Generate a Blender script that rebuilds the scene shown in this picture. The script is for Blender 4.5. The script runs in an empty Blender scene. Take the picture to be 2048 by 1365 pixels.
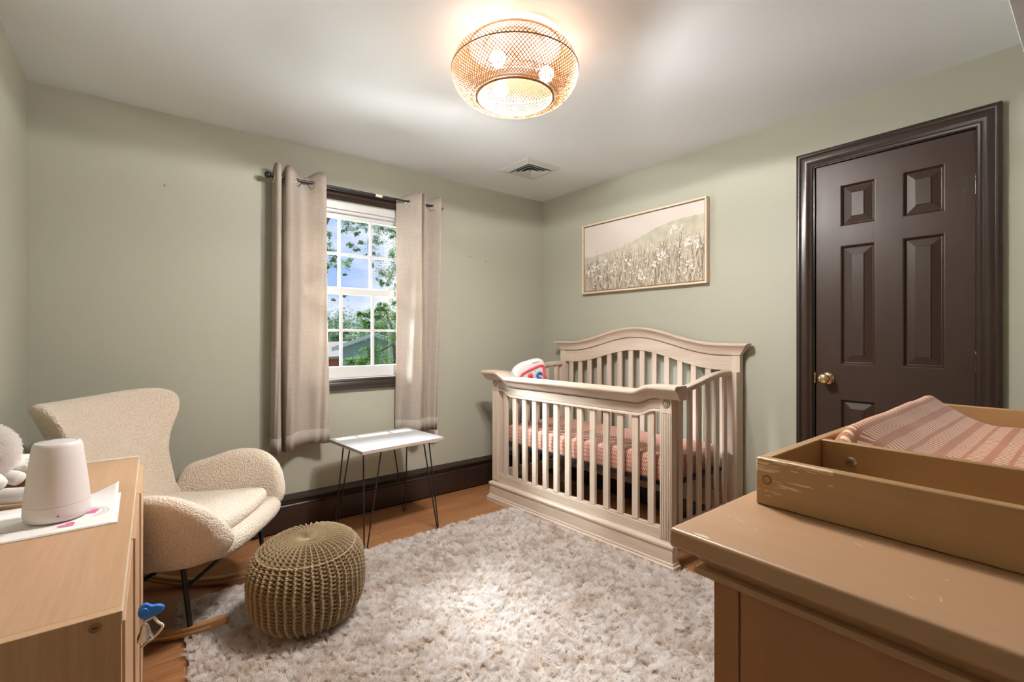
import bpy, bmesh, math, random
import numpy as np
from mathutils import Vector, Matrix, noise
random.seed(7); RNG = np.random.default_rng(7)
PI = math.pi
SC = bpy.context.scene
COL = SC.collection
XR, YW, XL, H = 2.7401, 3.0357, -0.401, 2.32      # right wall, window wall, left wall, ceiling
YF = 0.156                                         # room face of the closet wall the camera looks out of
CAMH = 1.1636

# ------------------------------------------------------------------ materials
def srgb(r, g, b):
    f = lambda c: (c/255/12.92 if c/255 <= .04045 else ((c/255+.055)/1.055)**2.4)
    return (f(r), f(g), f(b), 1.0)

class NT:
    """tiny helper around one material's node tree"""
    def __init__(s, name):
        s.m = bpy.data.materials.new(name); s.m.use_nodes = True
        s.t = s.m.node_tree; s.n = s.t.nodes; s.l = s.t.links
        s.b = s.n['Principled BSDF']; s.out = s.n['Material Output']
    def node(s, typ, **kw):
        n = s.n.new(typ)
        for k, v in kw.items():
            setattr(n, k, v)
        return n
    def put(s, sock, v):
        if isinstance(v, bpy.types.NodeSocket): s.l.new(v, sock)
        else: sock.default_value = v
    def math(s, op, a, b=None, c=None, clamp=False):
        n = s.node('ShaderNodeMath', operation=op, use_clamp=clamp)
        s.put(n.inputs[0], a)
        if b is not None: s.put(n.inputs[1], b)
        if c is not None: s.put(n.inputs[2], c)
        return n.outputs[0]
    def coord(s, which='Object'):
        return s.node('ShaderNodeTexCoord').outputs[which]
    def map(s, vec, scale=(1,1,1), loc=(0,0,0), rot=(0,0,0)):
        n = s.node('ShaderNodeMapping'); s.put(n.inputs['Vector'], vec)
        n.inputs['Scale'].default_value = scale; n.inputs['Location'].default_value = loc; n.inputs['Rotation'].default_value = rot
        return n.outputs[0]
    def sep(s, vec):
        n = s.node('ShaderNodeSeparateXYZ'); s.put(n.inputs[0], vec); return n.outputs
    def comb(s, x, y, z):
        n = s.node('ShaderNodeCombineXYZ'); s.put(n.inputs[0], x); s.put(n.inputs[1], y); s.put(n.inputs[2], z); return n.outputs[0]
    def noise(s, vec, scale, detail=3, rough=.5, out='Fac'):
        n = s.node('ShaderNodeTexNoise'); s.put(n.inputs['Vector'], vec)
        n.inputs['Scale'].default_value = scale; n.inputs['Detail'].default_value = detail; n.inputs['Roughness'].default_value = rough
        return n.outputs[out]
    def voronoi(s, vec, scale, out='Distance', feature='F1'):
        n = s.node('ShaderNodeTexVoronoi', feature=feature); s.put(n.inputs['Vector'], vec); n.inputs['Scale'].default_value = scale
        return n.outputs[out]
    def ramp(s, fac, stops, interp='LINEAR'):
        n = s.node('ShaderNodeValToRGB'); s.put(n.inputs[0], fac); e = n.color_ramp.elements; n.color_ramp.interpolation = interp
        while len(e) < len(stops): e.new(.5)
        for i, (p, c) in enumerate(stops): e[i].position = p; e[i].color = c
        return n.outputs[0]
    def mix(s, fac, a, b, mode='MIX'):
        n = s.node('ShaderNodeMix', data_type='RGBA', blend_type=mode)
        s.put(n.inputs[0], fac); s.put(n.inputs[6], a); s.put(n.inputs[7], b); return n.outputs[2]
    def bump(s, h, strength=.3, dist=.002):
        n = s.node('ShaderNodeBump'); s.put(n.inputs['Height'], h); n.inputs['Strength'].default_value = strength; n.inputs['Distance'].default_value = dist
        s.l.new(n.outputs[0], s.b.inputs['Normal']); return n.outputs[0]
    def base(s, c, rough=.5, metal=0., spec=.5):
        s.put(s.b.inputs['Base Color'], c); s.put(s.b.inputs['Roughness'], rough); s.put(s.b.inputs['Metallic'], metal)
        s.b.inputs['Specular IOR Level'].default_value = spec; return s

def plain(name, c, rough=.5, metal=0., spec=.5, bump=None):
    t = NT(name); v = t.noise(t.coord(), 40, 2)
    t.base(t.mix(t.math('MULTIPLY', v, .10), c, tuple(x*.75 for x in c[:3])+(1,)), rough, metal, spec)
    if bump: t.bump(t.noise(t.coord(), bump[0], 3), bump[1], bump[2])
    return t.m

def wood(name, c1, c2, axis='X', scale=1., rough=.45, spec=.5, fine=.35, marks=None, bump=.12):
    t = NT(name); co = t.coord()
    st = {'X': (1.2, 14, 14), 'Y': (14, 1.2, 14), 'Z': (14, 14, 1.2)}[axis]
    v = t.map(co, tuple(a*scale for a in st))
    n1 = t.noise(v, 1.6, 4, .55)
    v2 = t.map(co, tuple(a*scale*(6 if a > 2 else 2.5) for a in st))
    n2 = t.noise(v2, 1.5, 3, .6)
    f = t.math('ADD', t.math('MULTIPLY', n1, 1-fine), t.math('MULTIPLY', n2, fine))
    col = t.ramp(f, [(.32, c1), (.68, c2)])
    if marks: col = marks(t, co, col)
    t.base(col, rough, 0, spec); t.bump(n2, bump, .001)
    return t.m

def wall_paint(name, c):
    t = NT(name); co = t.coord()
    lo = t.noise(co, 1.3, 3, .6)
    col = t.mix(t.math('MULTIPLY', lo, .35), c, tuple(x*.9 for x in c[:3])+(1,))
    t.base(col, .55, 0, .35)
    t.bump(t.noise(co, 180, 3), .10, .0008)
    return t.m

M = {}
M['wall'] = wall_paint('sage_wall_paint', (.41, .405, .325, 1))
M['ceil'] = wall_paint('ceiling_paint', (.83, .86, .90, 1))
M['closet'] = wall_paint('closet_paint', (.60, .58, .52, 1))
M['white'] = plain('white_gloss_paint', (.62, .62, .615, 1), .35)
M['vinyl'] = plain('white_vinyl', (.62, .62, .615, 1), .3)
M['black_metal'] = plain('black_metal', (.012, .012, .012, 1), .38, .0, .5)
M['brass'] = plain('brass', (.80, .62, .34, 1), .16, 1.)
M['chrome'] = plain('polished_metal', (.72, .71, .69, 1), .2, 1.)
M['dark_hole'] = plain('dark_recess', (.01, .01, .01, 1), .9)

def door_mat():
    t = NT('dark_brown_gloss_paint'); co = t.coord()
    g = t.noise(t.map(co, (60, 60, 3)), 2.2, 4, .6)
    col = t.mix(g, (.034, .0178, .0122, 1), (.046, .0245, .0165, 1))
    t.base(col, t.math('ADD', .30, t.math('MULTIPLY', g, .16)), 0, .38)
    t.bump(g, .22, .0012); return t.m
M['door'] = door_mat()

def trim_mat():
    t = NT('dark_brown_trim_paint'); co = t.coord()
    g = t.noise(co, 25, 3)
    t.base(t.mix(g, (.027, .0155, .0115, 1), (.036, .0215, .0165, 1)), .26, 0, .5)
    t.bump(t.noise(co, 60, 2), .06, .001); return t.m
M['trim'] = trim_mat()

def floor_mat():
    t = NT('oak_strip_floor'); co = t.coord()
    br = t.node('ShaderNodeTexBrick'); t.put(br.inputs['Vector'], t.map(co, (1, 1, 1)))
    br.offset = .37; br.inputs['Scale'].default_value = 1.
    br.inputs['Brick Width'].default_value = 1.1; br.inputs['Row Height'].default_value = .083
    br.inputs['Mortar Size'].default_value = .0012; br.inputs['Mortar Smooth'].default_value = .2
    br.inputs['Color1'].default_value = (0, 0, 0, 1); br.inputs['Color2'].default_value = (1, 1, 1, 1); br.inputs['Mortar'].default_value = (0, 0, 0, 1)
    g = t.noise(t.map(co, (1.5, 26, 1)), 2.4, 5, .6)
    g2 = t.noise(t.map(co, (6, 160, 1)), 1.5, 2, .6)
    f = t.math('ADD', t.math('MULTIPLY', g, .7), t.math('MULTIPLY', g2, .3))
    col = t.ramp(f, [(.3, (.21, .082, .030, 1)), (.72, (.43, .195, .080, 1))])
    col = t.mix(t.math('MULTIPLY', br.outputs['Color'], .35), col, (.52, .27, .13, 1))
    col = t.mix(t.math('MULTIPLY', br.outputs['Fac'], .75), col, (.07, .028, .012, 1))
    t.base(col, .33, 0, .45); t.bump(f, .05, .001); return t.m
M['floor'] = floor_mat()

WASH1, WASH2 = (.50, .395, .305, 1), (.66, .555, .46, 1)
M['crib'] = wood('whitewashed_crib_wood', WASH1, WASH2, 'Y', 1., .42, fine=.4)
M['crib_v'] = wood('whitewashed_crib_wood_upright', WASH1, WASH2, 'Z', 1., .42, fine=.4)
M['crib_groove'] = plain('antique_glaze_line', (.16, .10, .065, 1), .6)

def changer_marks(t, co, col):
    s = t.sep(co)
    sc = t.noise(t.map(co, (30, 90, 30)), 1.0, 3, .6)
    edge = t.math('LESS_THAN', s[0], .02)                       # scuffs along the front edge
    sp = t.math('GREATER_THAN', t.noise(t.map(co, (55, 14, 20), (3, 1, 0)), 1.0, 1, .4), .775)
    sp = t.math('MULTIPLY', sp, t.math('GREATER_THAN', sc, .5))
    return t.mix(sp, col, (.78, .62, .42, 1))
M['changer'] = wood('honey_brown_lacquer', (.41, .245, .135, 1), (.465, .28, .157, 1), 'Y', .7, .42, fine=.25, bump=.03, marks=changer_marks)
M['changer_body'] = wood('honey_brown_veneer', (.33, .150, .068, 1), (.40, .190, .090, 1), 'Z', .6, .36, fine=.3, bump=.04)

def tray_marks(t, co, col):
    s = t.sep(co)
    m = t.math('MULTIPLY', t.math('LESS_THAN', s[0], .004), t.math('GREATER_THAN', s[1], -.105))
    n = t.noise(t.map(co, (1, 11, 150)), 1.0, 3, .7)
    top = t.math('MULTIPLY', t.math('SUBTRACT', s[2], .030), 3.0, clamp=True)
    lim = t.math('SUBTRACT', .60, top)
    fade = t.math('MULTIPLY', t.math('ADD', s[1], .105), 1.6)
    m = t.math('MULTIPLY', m, t.math('GREATER_THAN', t.math('ADD', n, t.math('MULTIPLY', fade, .45)), t.math('ADD', lim, .06)))
    return t.mix(m, col, (.74, .55, .34, 1))
M['tray'] = wood('honey_tray_lacquer', (.40, .235, .105, 1), (.47, .285, .13, 1), 'Y', .8, .33, fine=.3, bump=.03, marks=tray_marks)
M['laminate'] = wood('light_oak_laminate', (.44, .265, .15, 1), (.52, .32, .19, 1), 'Y', 1.4, .4, fine=.6, bump=.05)
M['laminate_v'] = wood('light_oak_laminate_upright', (.47, .29, .16, 1), (.56, .36, .21, 1), 'Z', 1.4, .4, fine=.6, bump=.05)
M['pale_edge'] = plain('pale_edge_band', (.70, .58, .46, 1), .4)
M['rocker'] = wood('oiled_beech', (.42, .22, .095, 1), (.52, .285, .13, 1), 'X', 1.5, .35)
M['ply'] = wood('pale_ply_edge', (.62, .46, .30, 1), (.70, .54, .36, 1), 'X', 2, .5)
M['table_top'] = wood('whitewashed_table_top', (.40, .392, .392, 1), (.50, .495, .495, 1), 'X', 1.2, .38, fine=.5)
M['table_edge'] = wood('table_edge_wood', (.42, .32, .26, 1), (.55, .43, .36, 1), 'X', 3, .5)

def boucle():
    t = NT('cream_boucle'); co = t.coord()
    v = t.voronoi(co, 150); n = t.noise(co, 260, 3, .6)
    f = t.math('ADD', t.math('MULTIPLY', v, .9), t.math('MULTIPLY', n, .5))
    col = t.ramp(f, [(.25, (.80, .71, .60, 1)), (.8, (.66, .54, .42, 1))])
    t.base(col, .9, 0, .15)
    t.b.inputs['Sheen Weight'].default_value = .35; t.b.inputs['Sheen Roughness'].default_value = .5
    t.bump(t.math('MULTIPLY', f, -1.), .9, .006); return t.m
M['boucle'] = boucle()

def curtain_mat():
    t = NT('oatmeal_linen_curtain'); co = t.coord()
    a = t.noise(t.map(co, (700, 700, 12)), 1., 2, .6); b = t.noise(t.map(co, (14, 14, 800)), 1., 2, .6)
    f = t.math('ADD', t.math('MULTIPLY', a, .5), t.math('MULTIPLY', b, .5))
    col = t.ramp(f, [(.34, (.47, .40, .34, 1)), (.66, (.64, .565, .49, 1))])
    t.base(col, .85, 0, .15); t.bump(f, .25, .001)
    tr = t.node('ShaderNodeBsdfTranslucent'); t.l.new(col, tr.inputs[0])
    mx = t.node('ShaderNodeMixShader'); mx.inputs[0].default_value = .36
    t.l.new(t.b.outputs[0], mx.inputs[1]); t.l.new(tr.outputs[0], mx.inputs[2]); t.l.new(mx.outputs[0], t.out.inputs[0]); return t.m
M['curtain'] = curtain_mat()

def glass_mat():
    t = NT('window_glass')
    tr = t.node('ShaderNodeBsdfTransparent'); tr.inputs[0].default_value = (.96, .975, .97, 1)
    gl = t.node('ShaderNodeBsdfGlossy'); gl.inputs['Roughness'].default_value = .02
    mx = t.node('ShaderNodeMixShader'); mx.inputs[0].default_value = .05
    t.l.new(tr.outputs[0], mx.inputs[1]); t.l.new(gl.outputs[0], mx.inputs[2]); t.l.new(mx.outputs[0], t.out.inputs[0]); return t.m
M['glass'] = glass_mat()

def emit(name, c, s):
    t = NT(name); e = t.node('ShaderNodeEmission'); e.inputs[0].default_value = c; e.inputs[1].default_value = s
    t.l.new(e.outputs[0], t.out.inputs[0]); return t.m
BULB = 62.
M['bulb'] = emit('warm_white_bulb', (1., .91, .80, 1), BULB)

def rattan():
    t = NT('rattan_strip'); co = t.coord()
    n = t.noise(co, 30, 3)
    t.base(t.mix(n, (.30, .15, .062, 1), (.42, .23, .105, 1)), .5, 0, .3); return t.m
M['rattan'] = rattan()
M['rattan_rim'] = plain('rattan_rim', (.30, .16, .075, 1), .5)

def dash_print(name, base, dash, along, across, band, rows, period, slant, duty, base2=None):
    """rows of slanted dashes, printed cloth; along / across pick the object axes"""
    t = NT(name); co = t.coord(); s = t.sep(co)
    ax = {'x': 0, 'y': 1}
    a = s[ax[along]]
    c = s[ax[across]]
    if band < .05:      # also wrap the print down the sides
        c = t.math('ADD', c, s[2]); a = t.math('ADD', a, t.math('MULTIPLY', s[2], .3))
    v = t.math('FRACT', t.math('DIVIDE', t.math('ADD', c, 10.), band))
    msk = None
    for lo, hi, sg in rows:
        r = t.math('MULTIPLY', t.math('GREATER_THAN', v, lo), t.math('LESS_THAN', v, hi))
        u = t.math('FRACT', t.math('DIVIDE', t.math('ADD', t.math('ADD', a, 10.), t.math('MULTIPLY', c, sg*slant)), period))
        r = t.math('MULTIPLY', r, t.math('LESS_THAN', u, duty))
        msk = r if msk is None else t.math('ADD', msk, r, clamp=True)
    n = t.noise(co, 8, 3)
    b = t.mix(n, base, base2 or tuple(x*.85 for x in base[:3])+(1,))
    msk = t.math('MULTIPLY', msk, .85)
    t.base(t.mix(msk, b, dash), .85, 0, .2)
    t.b.inputs['Sheen Weight'].default_value = .15
    t.bump(t.noise(co, 900, 2), .15, .0006); return t.m
M['pad'] = dash_print('terracotta_dash_print', (.46, .195, .110, 1), (.82, .63, .48, 1), 'x', 'y', .060, [(.08, .42, 1), (.54, .86, -1)], .0150, .55, .36)
M['sheet'] = dash_print('terracotta_herringbone_print', (.36, .130, .080, 1), (.78, .58, .47, 1), 'y', 'x', .046, [(.05, .45, 1), (.55, .95, -1)], .0135, 1.0, .38)

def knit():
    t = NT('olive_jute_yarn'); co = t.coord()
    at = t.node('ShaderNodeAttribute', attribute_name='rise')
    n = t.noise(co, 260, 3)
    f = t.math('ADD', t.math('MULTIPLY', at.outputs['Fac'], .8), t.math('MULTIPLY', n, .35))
    col = t.ramp(f, [(.22, (.075, .048, .024, 1)), (.60, (.27, .195, .110, 1)), (1., (.46, .36, .23, 1))])  # shade of the gaps and highlights of the cords put into the yarn colour
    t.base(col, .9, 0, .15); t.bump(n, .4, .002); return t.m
M['knit'] = knit()

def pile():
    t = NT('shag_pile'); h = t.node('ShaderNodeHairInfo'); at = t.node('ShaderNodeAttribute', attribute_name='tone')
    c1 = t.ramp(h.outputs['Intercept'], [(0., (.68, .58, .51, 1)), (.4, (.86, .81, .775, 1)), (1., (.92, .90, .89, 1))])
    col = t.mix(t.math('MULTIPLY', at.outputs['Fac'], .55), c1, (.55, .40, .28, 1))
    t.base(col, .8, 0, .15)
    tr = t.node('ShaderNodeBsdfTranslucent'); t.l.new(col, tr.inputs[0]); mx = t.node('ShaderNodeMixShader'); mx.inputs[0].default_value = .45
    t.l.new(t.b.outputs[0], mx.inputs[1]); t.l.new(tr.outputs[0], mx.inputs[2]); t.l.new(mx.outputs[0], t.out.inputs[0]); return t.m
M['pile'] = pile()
M['rug_back'] = plain('rug_backing', (.50, .41, .33, 1), .95)
M['fur'] = plain('white_plush', (.66, .62, .59, 1), .95, 0, .1)
def furh():
    t = NT('plush_fur'); t.base((.84, .80, .77, 1), .9, 0, .1); tr = t.node('ShaderNodeBsdfTranslucent'); tr.inputs[0].default_value = (.84, .80, .77, 1); mx = t.node('ShaderNodeMixShader'); mx.inputs[0].default_value = .4
    t.l.new(t.b.outputs[0], mx.inputs[1]); t.l.new(tr.outputs[0], mx.inputs[2]); t.l.new(mx.outputs[0], t.out.inputs[0]); return t.m
M['fur_hair'] = furh()
M['pad_tan'] = plain('tan_plush_pad', (.55, .33, .21, 1), .9)
M['machine'] = plain('matt_white_plastic', (.74, .67, .645, 1), .42, 0, .4)
M['machine_grille'] = plain('grey_speaker_mesh', (.58, .53, .52, 1), .7, bump=(900, .6, .001))
M['paper'] = plain('card_stock', (.84, .80, .78, 1), .6)
M['red_plastic'] = plain('coral_red_plastic', (.80, .09, .12, 1), .3)
M['toy_white'] = plain('toy_white_plastic', (.86, .84, .83, 1), .3)
M['blue_plastic'] = plain('bright_blue_plastic', (.012, .16, .60, 1), .35)
M['cream_plastic'] = plain('cream_plastic', (.80, .66, .57, 1), .35)
M['frame_wood'] = wood('pale_picture_frame', (.66, .51, .36, 1), (.76, .61, .46, 1), 'Y', 2, .45)

def pillow_print():
    t = NT('grey_leaf_print'); co = t.coord()
    v = t.voronoi(t.map(co, (1, 1.6, 1)), 38)
    r = t.math('MULTIPLY', t.math('GREATER_THAN', v, .16), t.math('LESS_THAN', v, .30))
    t.base(t.mix(t.math('MULTIPLY', r, .7), (.76, .73, .68, 1), (.42, .41, .37, 1)), .9, 0, .2); return t.m
M['pillow'] = pillow_print()

# ------------------------------------------------------------------ mesh helpers
class B:
    """collects verts / faces; becomes one mesh object"""
    def __init__(s): s.v = []; s.f = []; s.mi = []; s.cur = 0
    def add(s, verts, faces):
        o = len(s.v); s.v += [tuple(map(float, p)) for p in verts]; s.f += [tuple(i+o for i in f) for f in faces]; s.mi += [s.cur]*len(faces); return s
    def box(s, x0, x1, y0, y1, z0, z1, fn=None):
        vs = [(x, y, z) for z in (z0, z1) for y in (y0, y1) for x in (x0, x1)]
        if fn: vs = [fn(*p) for p in vs]
        return s.add(vs, [(0,2,3,1), (4,5,7,6), (0,1,5,4), (2,6,7,3), (0,4,6,2), (1,3,7,5)])
    def tube(s, pts, r, n=10, caps=True, closed=False):
        pts = [Vector(p) for p in pts]; m = len(pts); rs = r if isinstance(r, (list, tuple)) else [r]*m
        vs, fs = [], []; up = None
        for i, p in enumerate(pts):
            if closed: d = pts[(i+1) % m]-pts[i-1]
            else: d = pts[min(i+1, m-1)]-pts[max(i-1, 0)]
            d.normalize()
            if up is None: up = d.orthogonal().normalized()
            up = (up-d*up.dot(d)).normalized(); w = d.cross(up)
            for k in range(n):
                a = 2*PI*k/n; vs.append(p+(up*math.cos(a)+w*math.sin(a))*rs[i])
        for i in range(m if closed else m-1):
            j = (i+1) % m
            for k in range(n): fs.append((i*n+k, i*n+(k+1) % n, j*n+(k+1) % n, j*n+k))
        if caps and not closed: fs += [tuple(reversed(range(n))), tuple((m-1)*n+k for k in range(n))]
        return s.add(vs, fs)
    def lathe(s, prof, n=32, c=(0,0,0), axis='z', cap0=True, cap1=True):
        vs, fs = [], []
        for r, z in prof:
            for k in range(n):
                a = 2*PI*k/n; p = (r*math.cos(a), r*math.sin(a), z)
                if axis == 'x': p = (p[2], p[0], p[1])
                if axis == 'y': p = (p[1], p[2], p[0])
                vs.append((p[0]+c[0], p[1]+c[1], p[2]+c[2]))
        m = len(prof)
        for i in range(m-1):
            for k in range(n): fs.append((i*n+k, i*n+(k+1) % n, (i+1)*n+(k+1) % n, (i+1)*n+k))
        if cap0: fs.append(tuple(reversed(range(n))))
        if cap1: fs.append(tuple((m-1)*n+k for k in range(n)))
        return s.add(vs, fs)
    def sweep(s, prof, path_pts, frame, closed_prof=True, caps=True):
        """prof: 2D points; frame(p, i, (a, b)) -> 3D"""
        m, n = len(path_pts), len(prof); vs = [frame(path_pts[i], i, q) for i in range(m) for q in prof]; fs = []
        for i in range(m-1):
            for k in range(n if closed_prof else n-1): fs.append((i*n+k, i*n+(k+1) % n, (i+1)*n+(k+1) % n, (i+1)*n+k))
        if caps and closed_prof: fs += [tuple(reversed(range(n))), tuple((m-1)*n+k for k in range(n))]
        return s.add(vs, fs)
    def grid(s, fn, nu, nv, wrap=False):
        vs = [fn(i/(nu if wrap else nu-1), j/(nv-1)) for j in range(nv) for i in range(nu)]; fs = []
        for j in range(nv-1):
            for i in range(nu if wrap else nu-1):
                fs.append((j*nu+i, j*nu+(i+1) % nu, (j+1)*nu+(i+1) % nu, (j+1)*nu+i))
        return s.add(vs, fs)
    def ball(s, c, r, n=16, m=10, fn=None):
        rx, ry, rz = r if isinstance(r, (tuple, list)) else (r, r, r)
        vs = [(c[0], c[1], c[2]-rz)]
        for j in range(1, m):
            ph = -PI/2+PI*j/m
            for k in range(n):
                a = 2*PI*k/n; vs.append((c[0]+rx*math.cos(ph)*math.cos(a), c[1]+ry*math.cos(ph)*math.sin(a), c[2]+rz*math.sin(ph)))
        vs.append((c[0], c[1], c[2]+rz)); fs = []
        for k in range(n): fs.append((0, 1+(k+1) % n, 1+k))
        for j in range(m-2):
            for k in range(n): a = 1+j*n; fs.append((a+k, a+(k+1) % n, a+n+(k+1) % n, a+n+k))
        a = 1+(m-2)*n; t = len(vs)-1
        for k in range(n): fs.append((a+k, a+(k+1) % n, t))
        if fn: vs = [fn(*p) for p in vs]
        return s.add(vs, fs)
    def puff(s, outline, h, mp, rr=None, nr=5, rings=5, crown=0.):
        """rounded slab: outline in 2D (star shaped about its centroid), half thickness h, mapped by mp(p, q, w)"""
        n = len(outline); cx = sum(p[0] for p in outline)/n; cy = sum(p[1] for p in outline)/n
        rr = h if rr is None else rr; layers = []
        def ring(inset, w, sc=1.):
            o = []
            for x, y in outline:
                dx, dy = cx-x, cy-y; L = math.hypot(dx, dy); k = min(inset/L, .95)
                xx, yy = x+dx*k, y+dy*k; o.append((cx+(xx-cx)*sc, cy+(yy-cy)*sc, w))
            return o
        half = []
        for i in range(nr+1):
            a = (PI/2)*i/nr; half.append((rr*(1-math.cos(a)), math.sin(a), 1.))
        for i in range(1, rings): half.append((rr, 1.+crown*(1-(1-i/rings)**2)/max(h, 1e-6), 1-i/rings))
        seq = [(a, -w*h, c) for a, w, c in reversed(half)]+[(a, w*h, c) for a, w, c in half[1:]]
        vs = []
        for a, w, c in seq: vs += [mp(*p) for p in ring(a, w, c)]
        m = len(seq); fs = []
        for i in range(m-1):
            for k in range(n): fs.append((i*n+k, i*n+(k+1) % n, (i+1)*n+(k+1) % n, (i+1)*n+k))
        wt = h+crown
        vs += [mp(cx, cy, -wt), mp(cx, cy, wt)]; c0, c1 = m*n, m*n+1
        for k in range(n): fs += [(c0, (k+1) % n, k), (c1, (m-1)*n+k, (m-1)*n+(k+1) % n)]
        return s.add(vs, fs)

def obj(name, b, mats, parent=None, smooth=35, bevel=0, seg=2, sub=0, origin=None, fix=True):
    me = bpy.data.meshes.new(name)
    off = Vector((0, 0, 0))
    if origin is not None and parent is None: off = Vector(origin)
    vs = [tuple(Vector(p)-off) for p in b.v] if origin is not None else b.v
    me.from_pydata(vs, [], b.f)
    mats = mats if isinstance(mats, (list, tuple)) else [mats]
    for m in mats: me.materials.append(M[m] if isinstance(m, str) else m)
    if len(mats) > 1: me.polygons.foreach_set('material_index', b.mi)
    if fix:
        bm = bmesh.new(); bm.from_mesh(me); bmesh.ops.recalc_face_normals(bm, faces=bm.faces); bm.to_mesh(me); bm.free()
    me.update()
    if smooth:
        me.polygons.foreach_set('use_smooth', [True]*len(me.polygons)); me.set_sharp_from_angle(angle=math.radians(smooth))
    o = bpy.data.objects.new(name, me); COL.objects.link(o); o.location = off
    if parent is not None: o.parent = parent
    if bevel:
        md = o.modifiers.new('edge', 'BEVEL'); md.width = bevel; md.segments = seg; md.limit_method = 'ANGLE'; md.angle_limit = math.radians(40); md.harden_normals = False
    if sub:
        md = o.modifiers.new('soft', 'SUBSURF'); md.levels = sub; md.render_levels = sub
    return o

def tag(o, label=None, cat=None, group=None, kind=None):
    if label: o['label'] = label
    if cat: o['category'] = cat
    if group: o['group'] = group
    if kind: o['kind'] = kind
    return o
def thing(name, label, cat, loc=(0,0,0), rz=0., group=None):
    o = bpy.data.objects.new(name, None); COL.objects.link(o); o.empty_display_size = .1
    o.location = loc; o.rotation_euler = (0, 0, rz); return tag(o, label, cat, group)
def struct(o): o['kind'] = 'structure'; return o
def sroot(name, loc=(0,0,0)):
    o = bpy.data.objects.new(name, None); COL.objects.link(o); o.location = loc; o['kind'] = 'structure'; return o
def copy_part(o, parent, loc=None, rot=None):
    c = o.copy(); COL.objects.link(c); c.parent = parent
    if loc is not None: c.location = loc
    if rot is not None: c.rotation_euler = rot
    return c
def smooth_curve(pts, n=8, closed=False):
    out = []; m = len(pts)
    P = [np.array(p, float) for p in pts]
    for i in range(m if closed else m-1):
        if closed: a, b, c, d = P[i-1], P[i], P[(i+1) % m], P[(i+2) % m]
        else: a, b, c, d = P[max(i-1, 0)], P[i], P[i+1], P[min(i+2, m-1)]
        for k in range(n):
            t = k/n; out.append(tuple(.5*((2*b)+(-a+c)*t+(2*a-5*b+4*c-d)*t*t+(-a+3*b-3*c+d)*t**3)))
    if not closed: out.append(tuple(P[-1]))
    return out
def hair(name, roots, tips_fn, radius, mat, parent, npts=4, attr=None):
    """strands as one curves object; tips_fn(k) -> (N,3) offsets at strand fraction k in 0..1"""
    N = len(roots); cv = bpy.data.hair_curves.new(name); cv.add_curves([npts]*N)
    P = np.zeros((N, npts, 3), np.float32); R = np.zeros((N, npts), np.float32)
    for k in range(npts):
        t = k/(npts-1); P[:, k] = roots+tips_fn(t); R[:, k] = radius*(1-.55*t)
    cv.attributes['position'].data.foreach_set('vector', P.ravel())
    ra = cv.attributes.get('radius') or cv.attributes.new('radius', 'FLOAT', 'POINT'); ra.data.foreach_set('value', R.ravel())
    if attr is not None:
        a = cv.attributes.new(attr[0], 'FLOAT', 'CURVE'); a.data.foreach_set('value', attr[1].astype(np.float32))
    cv.materials.append(M[mat]); o = bpy.data.objects.new(name, cv); COL.objects.link(o); o.parent = parent; return o

# ------------------------------------------------------------------ the room
YB = -1.25                                                     # closet back
b = B(); b.box(XL-.15, XR+.15, YB-.1, YW+.16, -.12, 0); struct(obj('floor', b, 'floor', smooth=0))
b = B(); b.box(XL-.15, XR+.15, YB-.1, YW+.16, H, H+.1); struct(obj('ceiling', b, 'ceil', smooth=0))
WX0, WX1, WZ0, WZ1 = .755, 1.495, .872, 2.016                  # window opening
b = B(); t = .15
b.box(XL-.15, WX0, YW, YW+t, 0, H); b.box(WX1, XR+.15, YW, YW+t, 0, H); b.box(WX0, WX1, YW, YW+t, 0, WZ0); b.box(WX0, WX1, YW, YW+t, WZ1, H)
struct(obj('wall_back', b, 'wall', smooth=0))
DY0, DY1, DZ = .338, .938, 2.033                               # closed door in the right wall
b = B(); b.box(XR, XR+.15, DY1, YW, 0, H); b.box(XR, XR+.15, YB, DY0, 0, H); b.box(XR, XR+.15, DY0, DY1, DZ, H); b.box(XR+.06, XR+.15, DY0, DY1, 0, DZ)
struct(obj('wall_right', b, 'wall', smooth=0))
b = B(); b.box(XL-.15, XL, YB, YW, 0, H); struct(obj('wall_left', b, 'wall', smooth=0))
# closet wall with a wide opening; the camera stands inside the closet
OX0, OX1, OZ = -.36, 2.46, 2.03
b = B(); b.box(XL, OX0, YF-.11, YF, 0, H); b.box(OX1, XR, YF-.11, YF, 0, H); b.box(OX0, OX1, YF-.11, YF, OZ+.02, H)
struct(obj('wall_front', b, 'wall', smooth=0))
b = B(); b.box(XL-.15, XR+.15, YB-.1, YB, 0, H); struct(obj('wall_closet', b, 'closet', smooth=0))
r = sroot('trim_1')
b = B(); b.box(OX0, OX1, YF-.13, YF-.026, OZ, OZ+.02); b.box(OX0, OX0+.02, YF-.13, YF, 0, OZ); b.box(OX1-.02, OX1, YF-.13, YF, 0, OZ)
obj('jamb', b, 'trim', r, bevel=.002)
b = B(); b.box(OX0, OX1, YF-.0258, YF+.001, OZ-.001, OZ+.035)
obj('pale_edge', b, 'ceil', r, bevel=.002)

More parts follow.
